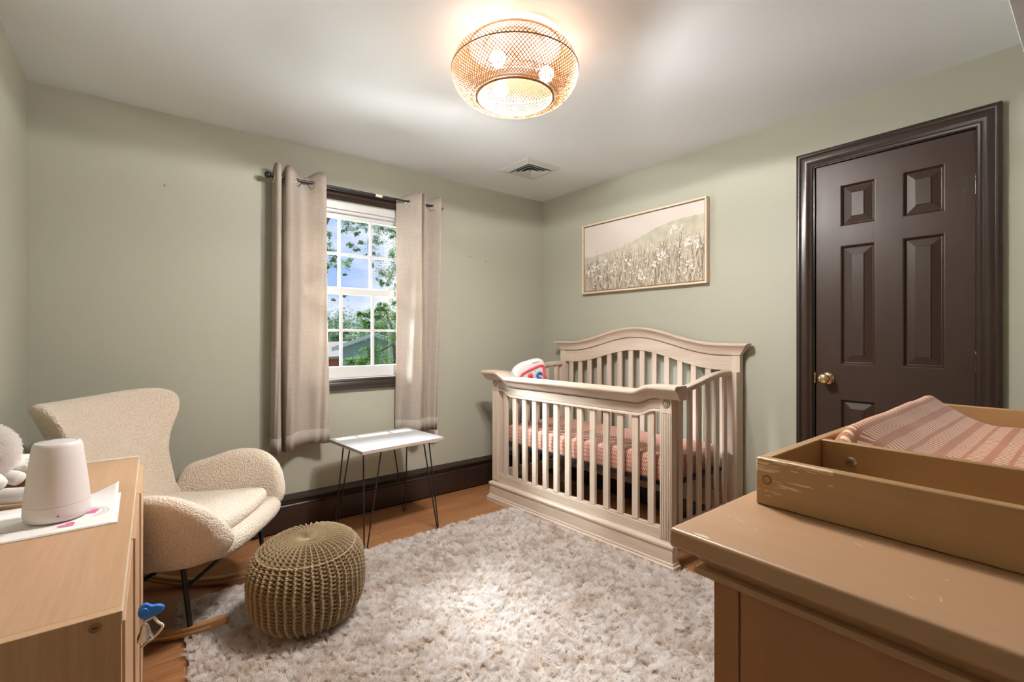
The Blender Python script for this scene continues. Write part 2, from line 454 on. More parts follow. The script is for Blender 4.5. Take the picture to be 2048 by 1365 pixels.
# baseboards: heater style moulded board along the window wall and left wall
PROF = [(0, 0), (.022, 0), (.036, .012), (.036, .146), (.022, .149), (.018, .156), (.026, .178), (.032, .183), (.032, .192), (0, .214)]
b = B(); b.sweep(PROF, [XL, XR], lambda p, i, q: (p, YW-q[0], q[1])); struct(obj('baseboard_back', b, 'trim', smooth=30))
b = B(); b.sweep(PROF, [YF, YW-.04], lambda p, i, q: (XL+q[0]*.5, p, q[1])); struct(obj('baseboard_left', b, 'trim', smooth=30))
b = B(); b.box(XR-.013, XR, 1.012, YW-.04, 0, .15); struct(obj('baseboard_right', b, 'trim', bevel=.003))

# ------------------------------------------------------------------ window
w = sroot('window_1', (0, 0, 0))
b = B(); b.box(WX0, WX0+.018, YW, YW+.15, WZ0, WZ1); b.box(WX1-.018, WX1, YW, YW+.15, WZ0, WZ1); b.box(WX0+.018, WX1-.018, YW, YW+.15, 1.972, WZ1); b.box(WX0+.018, WX1-.018, YW-.012, YW+.15, WZ0, .888)
b.box(WX0+.018, WX0+.03, YW+.085, YW+.097, .888, 1.972); b.box(WX1-.03, WX1-.018, YW+.085, YW+.097, .888, 1.972)
b.box(WX0+.018, WX1-.018, YW+.02, YW+.05, 1.955, 1.972)
obj('window_frame', b, 'white', w, bevel=.002)
GX = [(.818, 1.0125), (1.0285, 1.2225), (1.239, 1.432)]
def sash(name, y, z0, z1, zs, rails):
    b = B(); x0, x1 = .7735, 1.4765
    b.box(x0, .818, y, y+.03, z0, z1); b.box(1.432, x1, y, y+.03, z0, z1); b.box(.818, 1.432, y, y+.03, z0, rails[0]); b.box(.818, 1.432, y, y+.03, rails[1], z1)
    o = obj(name, b, 'vinyl', w, bevel=.003)
    m = B()
    for i in (0, 1): m.box(GX[i][1], GX[i+1][0], y+.004, y+.026, rails[0], rails[1])
    for i in range(3): m.box(GX[i][0], GX[i][1], y+.005, y+.025, zs-.008, zs+.008)
    obj('muntin', m, 'vinyl', o, bevel=.002)
    g = B(); g.box(.816, 1.434, y+.013, y+.016, rails[0]-.002, rails[1]+.002); obj('glass', g, 'glass', o, smooth=0)
    return o
up = sash('upper_sash', YW+.052, 1.438, 1.960, 1.694, (1.478, 1.924))
lo = sash('lower_sash', YW+.018, .889, 1.470, 1.196, (.963, 1.428))
b = B(); b.box(1.33, 1.375, YW+.02, YW+.05, 1.470, 1.482); b.box(1.34, 1.365, YW+.015, YW+.03, 1.482, 1.49); obj('sash_lock', b, 'white', lo, bevel=.002)
CAS = [(0, 0), (0, .024), (.012, .026), (.02, .020), (.05, .016), (.058, .012), (.066, .016), (.078, .012), (.078, 0)]
tr = sroot('trim_2')
b = B(); b.sweep(CAS, [WX0-.085, WX1+.085], lambda p, i, q: (p, YW-q[1], 2.102-q[0])); obj('head_casing', b, 'trim', tr, smooth=25)
b = B(); b.sweep([(x*.9, y) for x, y in CAS], [WX0-.085, WX1+.085], lambda p, i, q: (p, YW-q[1], .814+q[0])); obj('apron', b, 'trim', tr, smooth=25)
for sx, x in ((1, WX0-.085), (-1, WX1+.085)):
    b = B(); b.sweep(CAS, [.885, 2.024], lambda p, i, q: (x+sx*q[0], YW-q[1], p)); obj('side_casing', b, 'trim', tr, smooth=25)

# ------------------------------------------------------------------ door in the right wall
d = sroot('door_1', (XR, DY0, 0)); W_ = DY1-DY0; DH = DZ
# local: x out of the wall is -x, y from 0..W_
panels = []
py = [(.085, .265), (.335, .515)]
for y0, y1 in ((.095, .252), (.343, .497)): pass
colY = [(.098, .245), (.345, .490)]
rowZ = [(1.706, 1.916), (1.016, 1.612), (.25, .845)]
b = B(); st = .042
xs_f = .012                      # slab face sits this far behind the wall plane
def slab_front(y0, y1, z0, z1): b.box(xs_f, xs_f+.035, y0, y1, z0, z1)
ys = [.003, colY[0][0], colY[0][1], colY[1][0], colY[1][1], W_-.003]
zs = [.008, rowZ[2][0], rowZ[2][1], rowZ[1][0], rowZ[1][1], rowZ[0][0], rowZ[0][1], DH-.004]
for i in (0, 2, 4): slab_front(ys[i], ys[i+1], zs[0], zs[-1])
for j in (0, 2, 4, 6):
    for i in (1, 3): slab_front(ys[i], ys[i+1], zs[j], zs[j+1])
slab = obj('door_slab', b, 'door', d, smooth=0)
for (z0, z1) in rowZ:
    for (y0, y1) in colY:
        b = B()
        # moulding slope down, flat groove, raised bevel, raised field
        lv = [(0, 0), (.004, .0005), (.010, .0085), (.0125, .0125), (.015, .0130), (.046, .0050), (.048, .0015)]
        vs, fs = [], []
        for ins, dx in lv:
            vs += [(xs_f+dx, y0+ins, z0+ins), (xs_f+dx, y1-ins, z0+ins), (xs_f+dx, y1-ins, z1-ins), (xs_f+dx, y0+ins, z1-ins)]
        for i in range(len(lv)-1):
            for k in range(4): fs.append((i*4+k, i*4+(k+1) % 4, (i+1)*4+(k+1) % 4, (i+1)*4+k))
        n = len(lv)-1; fs.append((n*4, n*4+1, n*4+2, n*4+3))
        b.add(vs, fs); obj('door_panel', b, 'door', slab, smooth=0, fix=False)
# casing
CD = [(0, 0), (0, .022), (.010, .026), (.018, .022), (.022, .016), (.040, .019), (.052, .013), (.058, .009), (.064, .013), (.072, .010), (.072, 0)]
def casing_u(prof, y0, y1, ztop, xf):
    b = B(); path = [(y0, 0, -1, 0), (y0, ztop, -1, 1), (y1, ztop, 1, 1), (y1, 0, 1, 0)]
    vs, fs = [], []; n = len(prof)
    for (y, z, sy, sz) in path:
        for q in prof: vs.append((xf-q[1], y+sy*(.072-q[0]), z+sz*(.072-q[0])))
    for i in range(3):
        for k in range(n): fs.append((i*n+k, i*n+(k+1) % n, (i+1)*n+(k+1) % n, (i+1)*n+k))
    fs += [tuple(range(n)), tuple(3*n+k for k in range(n))]
    return b.add(vs, fs)
b = casing_u(CD, -.006, W_+.006, DH+.003, 0); obj('door_casing', b, 'trim', d, smooth=50)
b = B(); b.box(-.002, .055, -.006, 0, 0, DH+.003); b.box(-.002, .055, W_, W_+.006, 0, DH+.003); b.box(-.002, .055, 0, W_, DH-.001, DH+.003); obj('door_jamb', b, 'trim', d, smooth=0)
kz, ky = .945, W_-.055
b = B(); b.lathe([(.0325, 0), (.0325, -.004), (.028, -.009), (.014, -.013), (.011, -.03), (.016, -.036), (.024, -.042), (.027, -.052), (.025, -.062), (.016, -.068), (.001, -.069)], 28, (xs_f, ky, kz), 'x'); obj('door_knob', b, 'brass', slab, smooth=50)
b = B(); b.box(.0, .014, W_-.0035, W_+.001, kz-.028, kz+.028); obj('strike_plate', b, 'brass', d, bevel=.001)
for hz in (1.80, 1.05, .25):
    b = B(); b.lathe([(.0035, -.048), (.0065, -.045), (.0065, -.016), (.0058, -.0155), (.0058, -.0145), (.0065, -.014), (.0065, .014), (.0058, .0145), (.0065, .0155), (.0065, .045), (.0035, .049)], 12, (.004, 0, hz)); obj('hinge', b, 'trim', d, smooth=40)
b = B(); b.sweep(PROF, [-.6, 1], lambda p, i, q: (0, 0, 0)) if False else None

# ------------------------------------------------------------------ curtain rod and curtains
RY, RZ = 2.955, 2.077
rod = thing('curtain_rod', 'thin black curtain rod above the window, with one black and one brass end ball', 'curtain rod', (.56, RY, RZ))
b = B(); b.tube([(.03, 0, 0), (.66, 0, 0)], .0085, 12); b.tube([(.64, 0, 0), (1.125, 0, 0)], .0065, 12); obj('rod', b, 'black_metal', rod)
b = B(); b.ball((.012, 0, 0), .019, 18, 12); b.tube([(.028, 0, 0), (.04, 0, 0)], .011, 12); obj('finial', b, 'black_metal', rod, smooth=60)
b = B(); b.ball((1.14, 0, 0), .016, 18, 12); b.tube([(1.118, 0, 0), (1.128, 0, 0)], .0095, 12)
b.lathe([(.0165, -.002), (.0175, 0), (.0165, .002)], 18, (1.142, 0, 0), 'x'); tag(obj('finial', b, 'brass', rod, smooth=60), 'brass end ball')
for bx in (.060, 1.085):
    b = B(); b.tube([(bx, 0, -.012), (bx, 0, -.02), (bx, .05, -.02), (bx, YW-RY, -.02)], .005, 8); b.box(bx-.01, bx+.01, YW-RY-.003, YW-RY, -.05, .02); obj('bracket', b, 'black_metal', rod, bevel=.001)
b = B(); b.tube([(.645, 0, 0), (.69, 0, 0)], .0092, 12); tag(obj('paper_sleeve', b, 'cream_plastic', rod), 'pale paper sleeve round the joint')

def curtain(label, plan_t, plan_b, ztop, zbot, nrings):
    n = 10; pt = smooth_curve(plan_t, n); pb = smooth_curve(plan_b, n); m = len(pt); nv = 60
    x0 = pt[0][0]; root = thing('curtain', label, 'curtain', (x0, RY, RZ), 0, 'curtains at the window')
    b = B(); vs, fs = [], []
    for j in range(nv):
        v = j/(nv-1)
        for i in range(m):
            u = v**1.3
            x = pt[i][0]*(1-u)+pb[i][0]*u; yo = pt[i][1]*(1-u)+pb[i][1]*u
            yo += .004*math.sin(7*v+i*.35)*v; x += .003*math.sin(5*v+i*.2)*v
            zt = ztop-.040*max(0, min(1, (pt[i][1]+.03)/.07))**1.3; zb = zbot(i/(m-1))
            vs.append((x-x0, yo, zt*(1-v)+zb*v-RZ))
    for j in range(nv-1):
        for i in range(m-1): fs.append((j*m+i, j*m+i+1, (j+1)*m+i+1, (j+1)*m+i))
    b.add(vs, fs); o = obj('panel', b, 'curtain', root, smooth=0)
    o.data.polygons.foreach_set('use_smooth', [True]*len(o.data.polygons))
    md = o.modifiers.new('cloth', 'SOLIDIFY'); md.thickness = .0022; md.offset = 0
    # hem band
    hb = B(); vs, fs = [], []
    for v in (.945, .9995):
        for i in range(m):
            u = v**1.3; x = pt[i][0]*(1-u)+pb[i][0]*u; yo = pt[i][1]*(1-u)+pb[i][1]*u
            yo += .004*math.sin(7*v+i*.35)*v; x += .003*math.sin(5*v+i*.2)*v
            zt = ztop-.040*max(0, min(1, (pt[i][1]+.03)/.07))**1.3; zb = zbot(i/(m-1)); vs.append((x-x0, yo-.0015, zt*(1-v)+zb*v-RZ))
    for i in range(m-1): fs.append((i, i+1, m+i+1, m+i))
    hb.add(vs, fs); h = obj('hem', hb, 'curtain', root, smooth=60); md = h.modifiers.new('cloth', 'SOLIDIFY'); md.thickness = .002; md.offset = 0
    # grommets where the cloth crosses the rod
    g0 = None
    for i in range(m-1):
        a, c = pt[i], pt[i+1]
        if a[1]*c[1] < 0 or a[1] == 0:
            k = a[1]/(a[1]-c[1]) if a[1] != c[1] else 0; gx = a[0]+(c[0]-a[0])*k-x0
            tx, ty = c[0]-a[0], c[1]-a[1]; ang = math.atan2(ty, tx)
            if g0 is None:
                gb = B(); ring = [(.0225*math.cos(q), 0, .0225*math.sin(q)) for q in np.linspace(0, 2*PI, 28, endpoint=False)]; gb.tube(ring, .0042, 8, closed=True)
                g0 = obj('grommet', gb, 'chrome', root, smooth=60); g = g0
            else: g = copy_part(g0, root)
            g.location = (gx, 0, -.013); g.rotation_euler = (0, 0, ang)
    return root
plT = [(.600, .028), (.603, -.02), (.611, -.045), (.624, -.05), (.635, -.035), (.639, .01), (.645, .04), (.653, .035), (.659, .0), (.666, -.035), (.688, -.045), (.72, -.012), (.755, .026), (.79, .022), (.825, -.015), (.852, -.042), (.872, -.05), (.882, -.038), (.884, -.012)]
plB = [(.590, .02), (.592, -.02), (.598, -.045), (.615, -.052), (.630, -.04), (.635, .0), (.642, .03), (.65, .03), (.655, .0), (.660, -.045), (.682, -.062), (.705, -.04), (.74, -.004), (.79, .0), (.83, -.012), (.86, -.02), (.885, -.03), (.902, -.032), (.906, -.02)]
curtain('oatmeal linen curtain gathered to the left of the window, beside the armchair', plT, plB, 2.142, lambda s: .487+.025*max(0, min(1, (s-.45)*6)), 4)
prT = [(1.372, .05), (1.385, .045), (1.42, .018), (1.455, -.012), (1.485, -.04), (1.510, -.052), (1.522, -.03), (1.528, .01), (1.534, -.02), (1.540, -.045), (1.55, -.03), (1.563, .015), (1.585, .03), (1.61, .012), (1.635, -.018), (1.655, -.04), (1.668, -.045)]
prB = [(1.372, .055), (1.378, .05), (1.40, .03), (1.428, -.01), (1.45, -.05), (1.49, -.06), (1.515, -.05), (1.525, -.02), (1.535, -.02), (1.55, -.03), (1.565, -.01), (1.58, .01), (1.595, .012), (1.61, .0), (1.622, -.02), (1.632, -.035), (1.638, -.04)]
curtain('pale linen curtain hanging at the right of the window above the wall outlet', prT, prB, 2.142, lambda s: .50, 3)

# ------------------------------------------------------------------ outlet, nail marks
o = thing('wall_outlet', 'white double power outlet plate low on the window wall by the right curtain', 'outlet', (1.674, YW, .441))
b = B(); b.box(-.036, .036, -.006, 0, -.060, .060); obj('cover_plate', b, 'white', o, bevel=.003)
for dz in (-.021, .021):
    b = B(); b.lathe([(.0165, 0), (.0165, -.0025), (.0155, -.003)], 20, (0, -.006, dz), 'y'); s = obj('socket', b, 'vinyl', o, smooth=40)
    b = B(); b.box(-.0065, -.0045, -.0094, -.0088, dz-.002, dz+.007); b.box(.0045, .0065, -.0094, -.0088, dz-.002, dz+.006); b.lathe([(.0024, 0), (.0024, -.0006)], 10, (0, -.0088, dz-.008), 'y'); obj('slot', b, 'dark_hole', s, smooth=0)
def nail(label, x, z, r, mat):
    b = B(); b.lathe([(r*.4, 0), (r*.4, -.004), (r, -.005), (r*.8, -.007)], 12, (x, YW, z), 'y'); tag(obj('wall_nail', b, mat, origin=(x, YW, z), smooth=40), label, 'nail', 'marks left on the window wall')
nail('reddish wall plug left on the bare wall above the armchair', .105, 1.9437, .006, 'pad_tan')
nail('small dark nail on the wall to the right of the curtains, the left of two', 1.989, 1.7685, .0035, 'dark_hole')
nail('small dark nail on the wall to the right of the curtains, the right of two', 2.136, 1.7475, .0035, 'dark_hole')

# ------------------------------------------------------------------ ceiling lamp
LX, LY = 1.176, 1.4665
lamp = thing('ceiling_lamp', 'woven rattan drum ceiling lamp, lit, open at the bottom', 'ceiling lamp', (LX, LY, H))
def shade_r(t):   # t 0 bottom lip .. 1 top ; returns r, z (below the ceiling)
    P = [(.148, -.205), (.178, -.208), (.212, -.190), (.240, -.155), (.2505, -.112), (.240, -.066), (.212, -.034), (.185, -.018)]
    k = t*(len(P)-1); i = min(int(k), len(P)-2); f = k-i
    a, bb, c, dd = P[max(i-1, 0)], P[i], P[i+1], P[min(i+2, len(P)-1)]
    q = [.5*((2*bb[j])+(-a[j]+c[j])*f+(2*a[j]-5*bb[j]+4*c[j]-dd[j])*f*f+(-a[j]+3*bb[j]-3*c[j]+dd[j])*f**3) for j in (0, 1)]
    return q
b = B(); NS = 104
for sg in (1, -1):
    for k in range(NS):
        a0 = 2*PI*k/NS+(PI/NS if sg < 0 else 0); vs = []; fs = []; ns = 18
        for i in range(ns+1):
            t = i/ns; r_, z_ = shade_r(t); r_ += .0008*sg; a = a0+sg*t*1.25
            wv = .0019/r_
            # slanted strip: offset sideways along the circle
            vs += [(r_*math.cos(a-wv), r_*math.sin(a-wv), z_), (r_*math.cos(a+wv), r_*math.sin(a+wv), z_)]
        for i in range(ns): fs.append((2*i, 2*i+1, 2*i+3, 2*i+2))
        b.add(vs, fs)
for sg in (1, -1):
    for k in range(NS):
        a0 = 2*PI*(k+.5)/NS+(PI/NS if sg < 0 else 0); vs = []; fs = []; ns = 8; tt = .30+.10*math.sin(k*2.4)*math.cos(k*.9)
        for i in range(ns+1):
            t = tt*i/ns; r_, z_ = shade_r(t); r_ += .0020+.0004*sg; a = a0+sg*t*1.9; wv = .0015/r_
            vs += [(r_*math.cos(a-wv), r_*math.sin(a-wv), z_), (r_*math.cos(a+wv), r_*math.sin(a+wv), z_)]
        for i in range(ns): fs.append((2*i, 2*i+1, 2*i+3, 2*i+2))
        b.add(vs, fs)
sh = obj('shade', b, 'rattan', lamp, smooth=60, fix=False)
for r_, z_, tr_ in ((.151, -.207, .0055), (.251, -.104, .0028), (.185, -.018, .004)):
    b = B(); b.tube([(r_*math.cos(q), r_*math.sin(q), z_) for q in np.linspace(0, 2*PI, 72, endpoint=False)], tr_, 8, closed=True); obj('rim', b, 'rattan_rim' if tr_ < .005 else 'rattan', sh, smooth=60)
b = B(); b.lathe([(.001, 0), (.120, 0), (.122, -.010), (.118, -.014), (.03, -.018), (.012, -.036), (.012, -.06), (.001, -.06)], 48, cap0=False, cap1=False); obj('ceiling_plate', b, 'cream_plastic', lamp, smooth=40)
for k in range(3):
    a = math.radians(200+120*k); cx, cy = math.cos(a), math.sin(a)
    b = B(); b.tube([(0, 0, -.05), (.055*cx, .055*cy, -.06), (.07*cx, .07*cy, -.072)], .007, 10); b.tube([(.066*cx, .066*cy, -.069), (.092*cx, .092*cy, -.090)], .014, 14); s = obj('socket_arm', b, 'white', lamp, smooth=40)
    b = B(); b.ball((.125*cx, .125*cy, -.115), .030, 20, 14); obj('bulb', b, 'bulb', s, smooth=60)

for k in range(3):
    a = math.radians(140+120*k); cx, cy = math.cos(a), math.sin(a); b = B(); b.tube([(.11*cx, .11*cy, -.008), (.184*cx, .184*cy, -.018)], .003, 8); obj('spoke', b, 'white', lamp)
# ------------------------------------------------------------------ ceiling vent
v = thing('ceiling_vent', 'square white four-way air vent in the ceiling near the far corner', 'vent', (2.131, 2.486, H))
def sq_ring(b, h0, h1, z0, z1, th=.0015):
    vs, fs = [], []
    for h, z in ((h0, z0), (h1, z1), (h1-.0, z1-th), (h0, z0-th)):
        vs += [(-h, -h, z), (h, -h, z), (h, h, z), (-h, h, z)]
    for i in range(4):
        for k in range(4): fs.append((i*4+k, i*4+(k+1) % 4, ((i+1) % 4)*4+(k+1) % 4, ((i+1) % 4)*4+k))
    b.add(vs, fs)
b = B(); sq_ring(b, .105, .15, -.014, -.002); sq_ring(b, .15, .153, -.001, 0, .003); obj('vent_frame', b, 'white', v, smooth=0)
for i, h in enumerate((.098, .070, .043)):
    b = B(); sq_ring(b, h-.019 if i < 2 else .012, h, -.004, -.021, .0012); obj('louver', b, 'white', v, smooth=0)
b = B(); b.box(-.104, .104, -.104, .104, -.0016, -.0004); obj('duct', b, 'dark_hole', v, smooth=0)

# ------------------------------------------------------------------ picture on the right wall
p0, p1, pz0, pz1 = 1.509, 2.536, 1.484, 2.014
pic = thing('framed_painting', 'framed wildflower meadow painting hanging on the right wall above the crib', 'painting', (XR, (p0+p1)/2, (pz0+pz1)/2))
hw, hh = (p1-p0)/2, (pz1-pz0)/2
b = B(); fw = .012
for a in ((-hw, hw, hh-fw, hh), (-hw, hw, -hh, -hh+fw)): b.box(-.038, -.001, a[0], a[1], a[2], a[3])
for a in ((-hw, -hw+fw), (hw-fw, hw)): b.box(-.038, -.001, a[0], a[1], -hh+fw, hh-fw)
obj('picture_frame', b, 'frame_wood', pic, bevel=.0015)
def painting():
    t = NT('meadow_paint'); at = t.node('ShaderNodeVertexColor', layer_name='paint'); t.base(at.outputs[0], .75, 0, .2); t.bump(t.noise(t.coord(), 300, 2), .2, .001)
    cw, ch = 2*(hw-.019), 2*(hh-.019); R = random.Random(3)
    vs, fs, cs = [], [], []
    def quad(q, c, x): o = len(vs); vs.extend([(x, -cw/2+u*cw, -ch/2+w*ch) for u, w in q]); fs.append(tuple(o+i for i in range(len(q)))); cs.append((c, len(q)))
    # note: u = 0 is the right end as seen, 1 the left end (y grows to the far corner)
    def L(x): return 1-x
    NU, NV = 150, 72
    def hill(x): return .50+.06*math.sin(2.2*x+.3)+(.30/(1+math.exp(-9*(x-.55))))
    def hill2(x): return .42+.05*math.sin(5*x)+.22*max(0, x-.45)
    base = lambda x, y: ((.80, .70, .63) if y > .5 else (.74, .66, .58))
    for i in range(NU):
        xa, xb, x = i/NU, (i+1)/NU, (i+.5)/NU
        ra = lambda f, q: f(q)+.012*noise.noise((q*38, 3., 1.))
        for lo, hi, m, kind in ((lambda q: 0., lambda q: ra(hill2, q), 30, 2), (lambda q: ra(hill2, q), lambda q: ra(hill, q), 10, 1), (lambda q: ra(hill, q), lambda q: 1., 14, 0)):
            for j in range(m):
                f0, f1 = j/m, (j+1)/m; y = lo(x)+(hi(x)-lo(x))*(f0+f1)/2; n = noise.noise((x*5, y*4, 1.)); n2 = noise.noise((x*22, y*11, 4.))
                if kind == 0: c = (.80+.05*n, .715+.05*n, .645+.06*n)
                elif kind == 1: c = (.60+.14*n2+.10*(1-f0), .565+.12*n2+.08*(1-f0), .44+.10*n2+.06*(1-f0))
                else:
                    g = max(0, y)/.5; c = (.40+.26*g+.10*n2, .335+.26*g+.09*n2, .255+.21*g+.08*n2)
                quad([(L(xa), lo(xa)+(hi(xa)-lo(xa))*f0), (L(xb), lo(xb)+(hi(xb)-lo(xb))*f0), (L(xb), lo(xb)+(hi(xb)-lo(xb))*f1), (L(xa), lo(xa)+(hi(xa)-lo(xa))*f1)], c, -.028)
    pal = [(.30, .23, .17), (.24, .18, .14), (.55, .47, .34), (.66, .60, .46), (.44, .40, .27), (.72, .66, .55), (.38, .31, .25), (.60, .50, .40)]
    for k in range(1500):                                # grass blades
        x = R.random(); y0 = R.random()**1.6*.42-.02; hL = R.uniform(.06, .30)*(.75+.5*x); ln = R.uniform(-.05, .05); wd = R.uniform(.0015, .0045)
        c = R.choice(pal); y1 = min(y0+hL, .93)
        if y0 < 0: y0 = 0
        quad([(L(min(max(x-wd, 0), 1)), y0), (L(min(max(x+wd, 0), 1)), y0), (L(min(max(x+ln+wd*.3, .002), .998)), y1), (L(min(max(x+ln-wd*.3, .002), .998)), y1)], c, -.0283-.0004*k/1500)
    def blob(x, y, r, c, lay, n=7):
        q = []
        for i in range(n):
            a = 2*PI*i/n; rr = r*R.uniform(.6, 1.15); q.append((L(min(max(x+rr*math.cos(a), .002), .998)), min(max(y+rr*1.9*math.sin(a), .004), .996)))
        quad(q, c, -.0288-.0005*lay)
    k = 0
    for _ in range(400):                                # white and blush blossoms, dark buds
        x = R.random(); y = R.uniform(.04, .52)*(.8+.45*x); c = R.choice([(.86, .82, .77), (.84, .78, .72), (.88, .85, .82), (.80, .62, .52), (.74, .50, .38), (.46, .42, .44), (.78, .72, .62)])
        blob(x, y, R.uniform(.002, .008), c, k/900); k += 1
    for cx, cy, nn in ((.10, .38, 9), (.16, .20, 9), (.30, .30, 8), (.42, .36, 8), (.52, .17, 12), (.70, .38, 12), (.66, .30, 8), (.88, .52, 16), (.94, .48, 10), (.90, .20, 7), (.77, .72, 8), (.82, .70, 7), (.22, .42, 7), (.05, .30, 8)):
        for _ in range(nn): blob(cx+R.gauss(0, .018), cy+R.gauss(0, .03), R.uniform(.006, .012), R.choice([(.88, .86, .83), (.85, .81, .76), (.80, .77, .71)]), k/900); k += 1
    for cx, cy in ((.86, .68), (.87, .58), (.80, .56), (.54, .44), (.38, .42), (.42, .40), (.56, .38)):
        for i in range(6): blob(cx+R.gauss(0, .014), cy+R.gauss(0, .03), R.uniform(.003, .006), R.choice([(.42, .22, .16), (.30, .25, .24), (.50, .30, .22)]), k/900); k += 1
    me = bpy.data.meshes.new('canvas'); me.from_pydata(vs, [], fs); me.materials.append(t.m)
    a = me.color_attributes.new('paint', 'FLOAT_COLOR', 'CORNER'); i = 0
    for c, n in cs:
        for _ in range(n): a.data[i].color = (*[x*.80 for x in c], 1); i += 1
    o = bpy.data.objects.new('canvas', me); COL.objects.link(o); o.parent = pic
painting()
b = B(); b.box(-.0275, -.002, -hw+.0125, hw-.0125, -hh+.0125, hh-.0125); obj('backing_board', b, 'crib_groove', pic, smooth=0)

# ------------------------------------------------------------------ crib
CO = Vector((1.926, 2.724, 0)); FRp = Vector((2.027, 1.301, 0)); BLp = Vector((2.640, 2.700, 0)); BRp = Vector((2.692, 1.296, 0))
crib = thing('baby_crib', 'whitewashed wooden baby crib with an arched headboard against the right wall', 'crib', CO)
LEN = 1.4265
def CR(u, vv, z):
    """u 0..1 along the front (window end to door end), vv 0..1 front to wall; metres may overshoot"""
    f = CO.lerp(FRp, u); k = BLp.lerp(BRp, u); p = f.lerp(k, vv)
    return (p.x-CO.x, p.y-CO.y, z)
def cbox(b, u0, u1, v0, v1, z0, z1): return b.box(u0, u1, v0, v1, z0, z1, CR)
m_ = 1/LEN; dv = 1/.70                                          # one metre in u / v
# plinth with stepped mouldings
PL = [(-.000, 0), (-.000, .028), (.008, .034), (.008, .042), (.014, .046), (.016, .112), (.010, .116), (.010, .126), (.016, .134), (.026, .138), (.026, .140)]
b = B(); vs, fs = [], []; n = len(PL); path = [(0, 1), (1, 1)]
ring = []
for ins, z in PL:
    i_u = ins*m_; i_v = ins*dv
    ring.append([CR(0+i_u, .095+0*dv, z), CR(0+i_u, 0+i_v, z), CR(1-i_u, 0+i_v, z), CR(1-i_u, .095, z)])
for rr in ring: vs += rr
for i in range(n-1):
    for k in range(4): fs.append((i*4+k, i*4+(k+1) % 4, (i+1)*4+(k+1) % 4, (i+1)*4+k))
fs += [(0, 1, 2, 3), ((n-1)*4, (n-1)*4+1, (n-1)*4+2, (n-1)*4+3)]
b.add(vs, fs); obj('plinth', b, 'crib', crib, smooth=25)
PW = .064                                                       # front post width
fu0, fu1 = .027*m_, (.027+PW)*m_
ZT_E, ZT_M = .885, .850                                         # underside of cap at ends / middle
for side in (0, 1):
    a, c = (fu0, fu1) if side == 0 else (1-fu1, 1-fu0)
    b = B(); cbox(b, a, c, .028*dv, .078*dv, .138, ZT_E)
    post = obj('front_post', b, 'crib_v', crib, bevel=.002)
    gv = B(); cbox(gv, a+(c-a)*.10, a+(c-a)*.90, .0272*dv, .0282*dv, .148, .777); obj('flute_groove', gv, 'crib_groove', post, smooth=0)
    fl = B()                                                     # raised reeds between flutes
    for k in range(6):
        uu = a+(c-a)*(.14+.72*k/5); cbox(fl, uu-.0034*m_, uu+.0034*m_, .0235*dv, .0285*dv, .150, .775)
    obj('fluting', fl, 'crib_v', post, bevel=.0015)
    ro = B(); cu = (a+c)/2; px, py_, _ = CR(cu, .028*dv, 0)
    for r0, r1 in ((.0185, .0030), (.0085, .0024)):
        ro.tube([(px, py_+r0*math.cos(q), .825+r0*math.sin(q)) for q in np.linspace(0, 2*PI, 28, endpoint=False)], r1, 8, closed=True)
    obj('rosette', ro, 'crib_v', post, smooth=50)
    rg = B()
    for r0, r1 in ((.0140, .0020), (.0225, .0012)): rg.tube([(px-.0002, py_+r0*math.cos(q), .825+r0*math.sin(q)) for q in np.linspace(0, 2*PI, 28, endpoint=False)], r1, 6, closed=True)
    obj('rosette_groove', rg, 'crib_groove', post, smooth=50)
def sdip(u):                                                    # 0 at the ends, 1 in the middle run
    x = min(u, 1-u); k = min(max((x-.085)/.075, 0), 1); return k*k*(3-2*k)
US = sorted(set([-.025*m_, 0, .04, .085]+[.085+.0075*i for i in range(11)]+[.2+.05*i for i in range(13)]+[1-(.085+.0075*i) for i in range(11)]+[.915, .96, 1, 1+.025*m_]))
# top rail cap: rounded nose and cove under it
CAP = [(.075, 0), (.075, .030), (-.018, .030), (-.026, .026), (-.029, .017), (-.026, .008), (-.018, .003), (-.010, .001), (-.004, -.008), (.004, -.022), (.010, -.030), (.016, -.036), (.028, -.040), (.075, -.040)]
b = B(); b.sweep(CAP, US, lambda u, i, q: CR(u, q[0]*dv, ZT_E-.035*sdip(u)+q[1]+.002)); obj('top_rail', b, 'crib', crib, smooth=40)
# apron below the cap with a shaped lower edge and bead
UA = [u for u in US if fu1-1e-6 < u < 1-fu1+1e-6]; UA = [fu1]+UA+[1-fu1]
AP = [(.034, .0), (.034, -.082), (.028, -.086), (.028, -.094), (.055, -.094), (.055, 0)]
b = B(); b.sweep(AP, UA, lambda u, i, q: CR(u, q[0]*dv, ZT_E-.035*sdip(u)+q[1]-.012)); obj('apron', b, 'crib', crib, smooth=30)
b = B(); b.sweep([(.0325, -.030), (.0325, -.0325), (.036, -.0325), (.036, -.030)], UA, lambda u, i, q: CR(u, q[0]*dv, ZT_E-.035*sdip(u)+q[1]-.012)); obj('bead_line', b, 'crib_groove', crib, smooth=0)
b = B(); b.sweep([(.0335, -.078), (.0335, -.0800), (.036, -.0800), (.036, -.078)], UA, lambda u, i, q: CR(u, q[0]*dv, ZT_E-.035*sdip(u)+q[1]-.012)); obj('bead_line', b, 'crib_groove', crib, smooth=0)
b = B(); cbox(b, fu1, 1-fu1, .034*dv, .068*dv, .140, .192); cbox(b, fu1, 1-fu1, .040*dv, .064*dv, .192, .200); obj('bottom_rail', b, 'crib', crib, bevel=.002)
NSL = 13
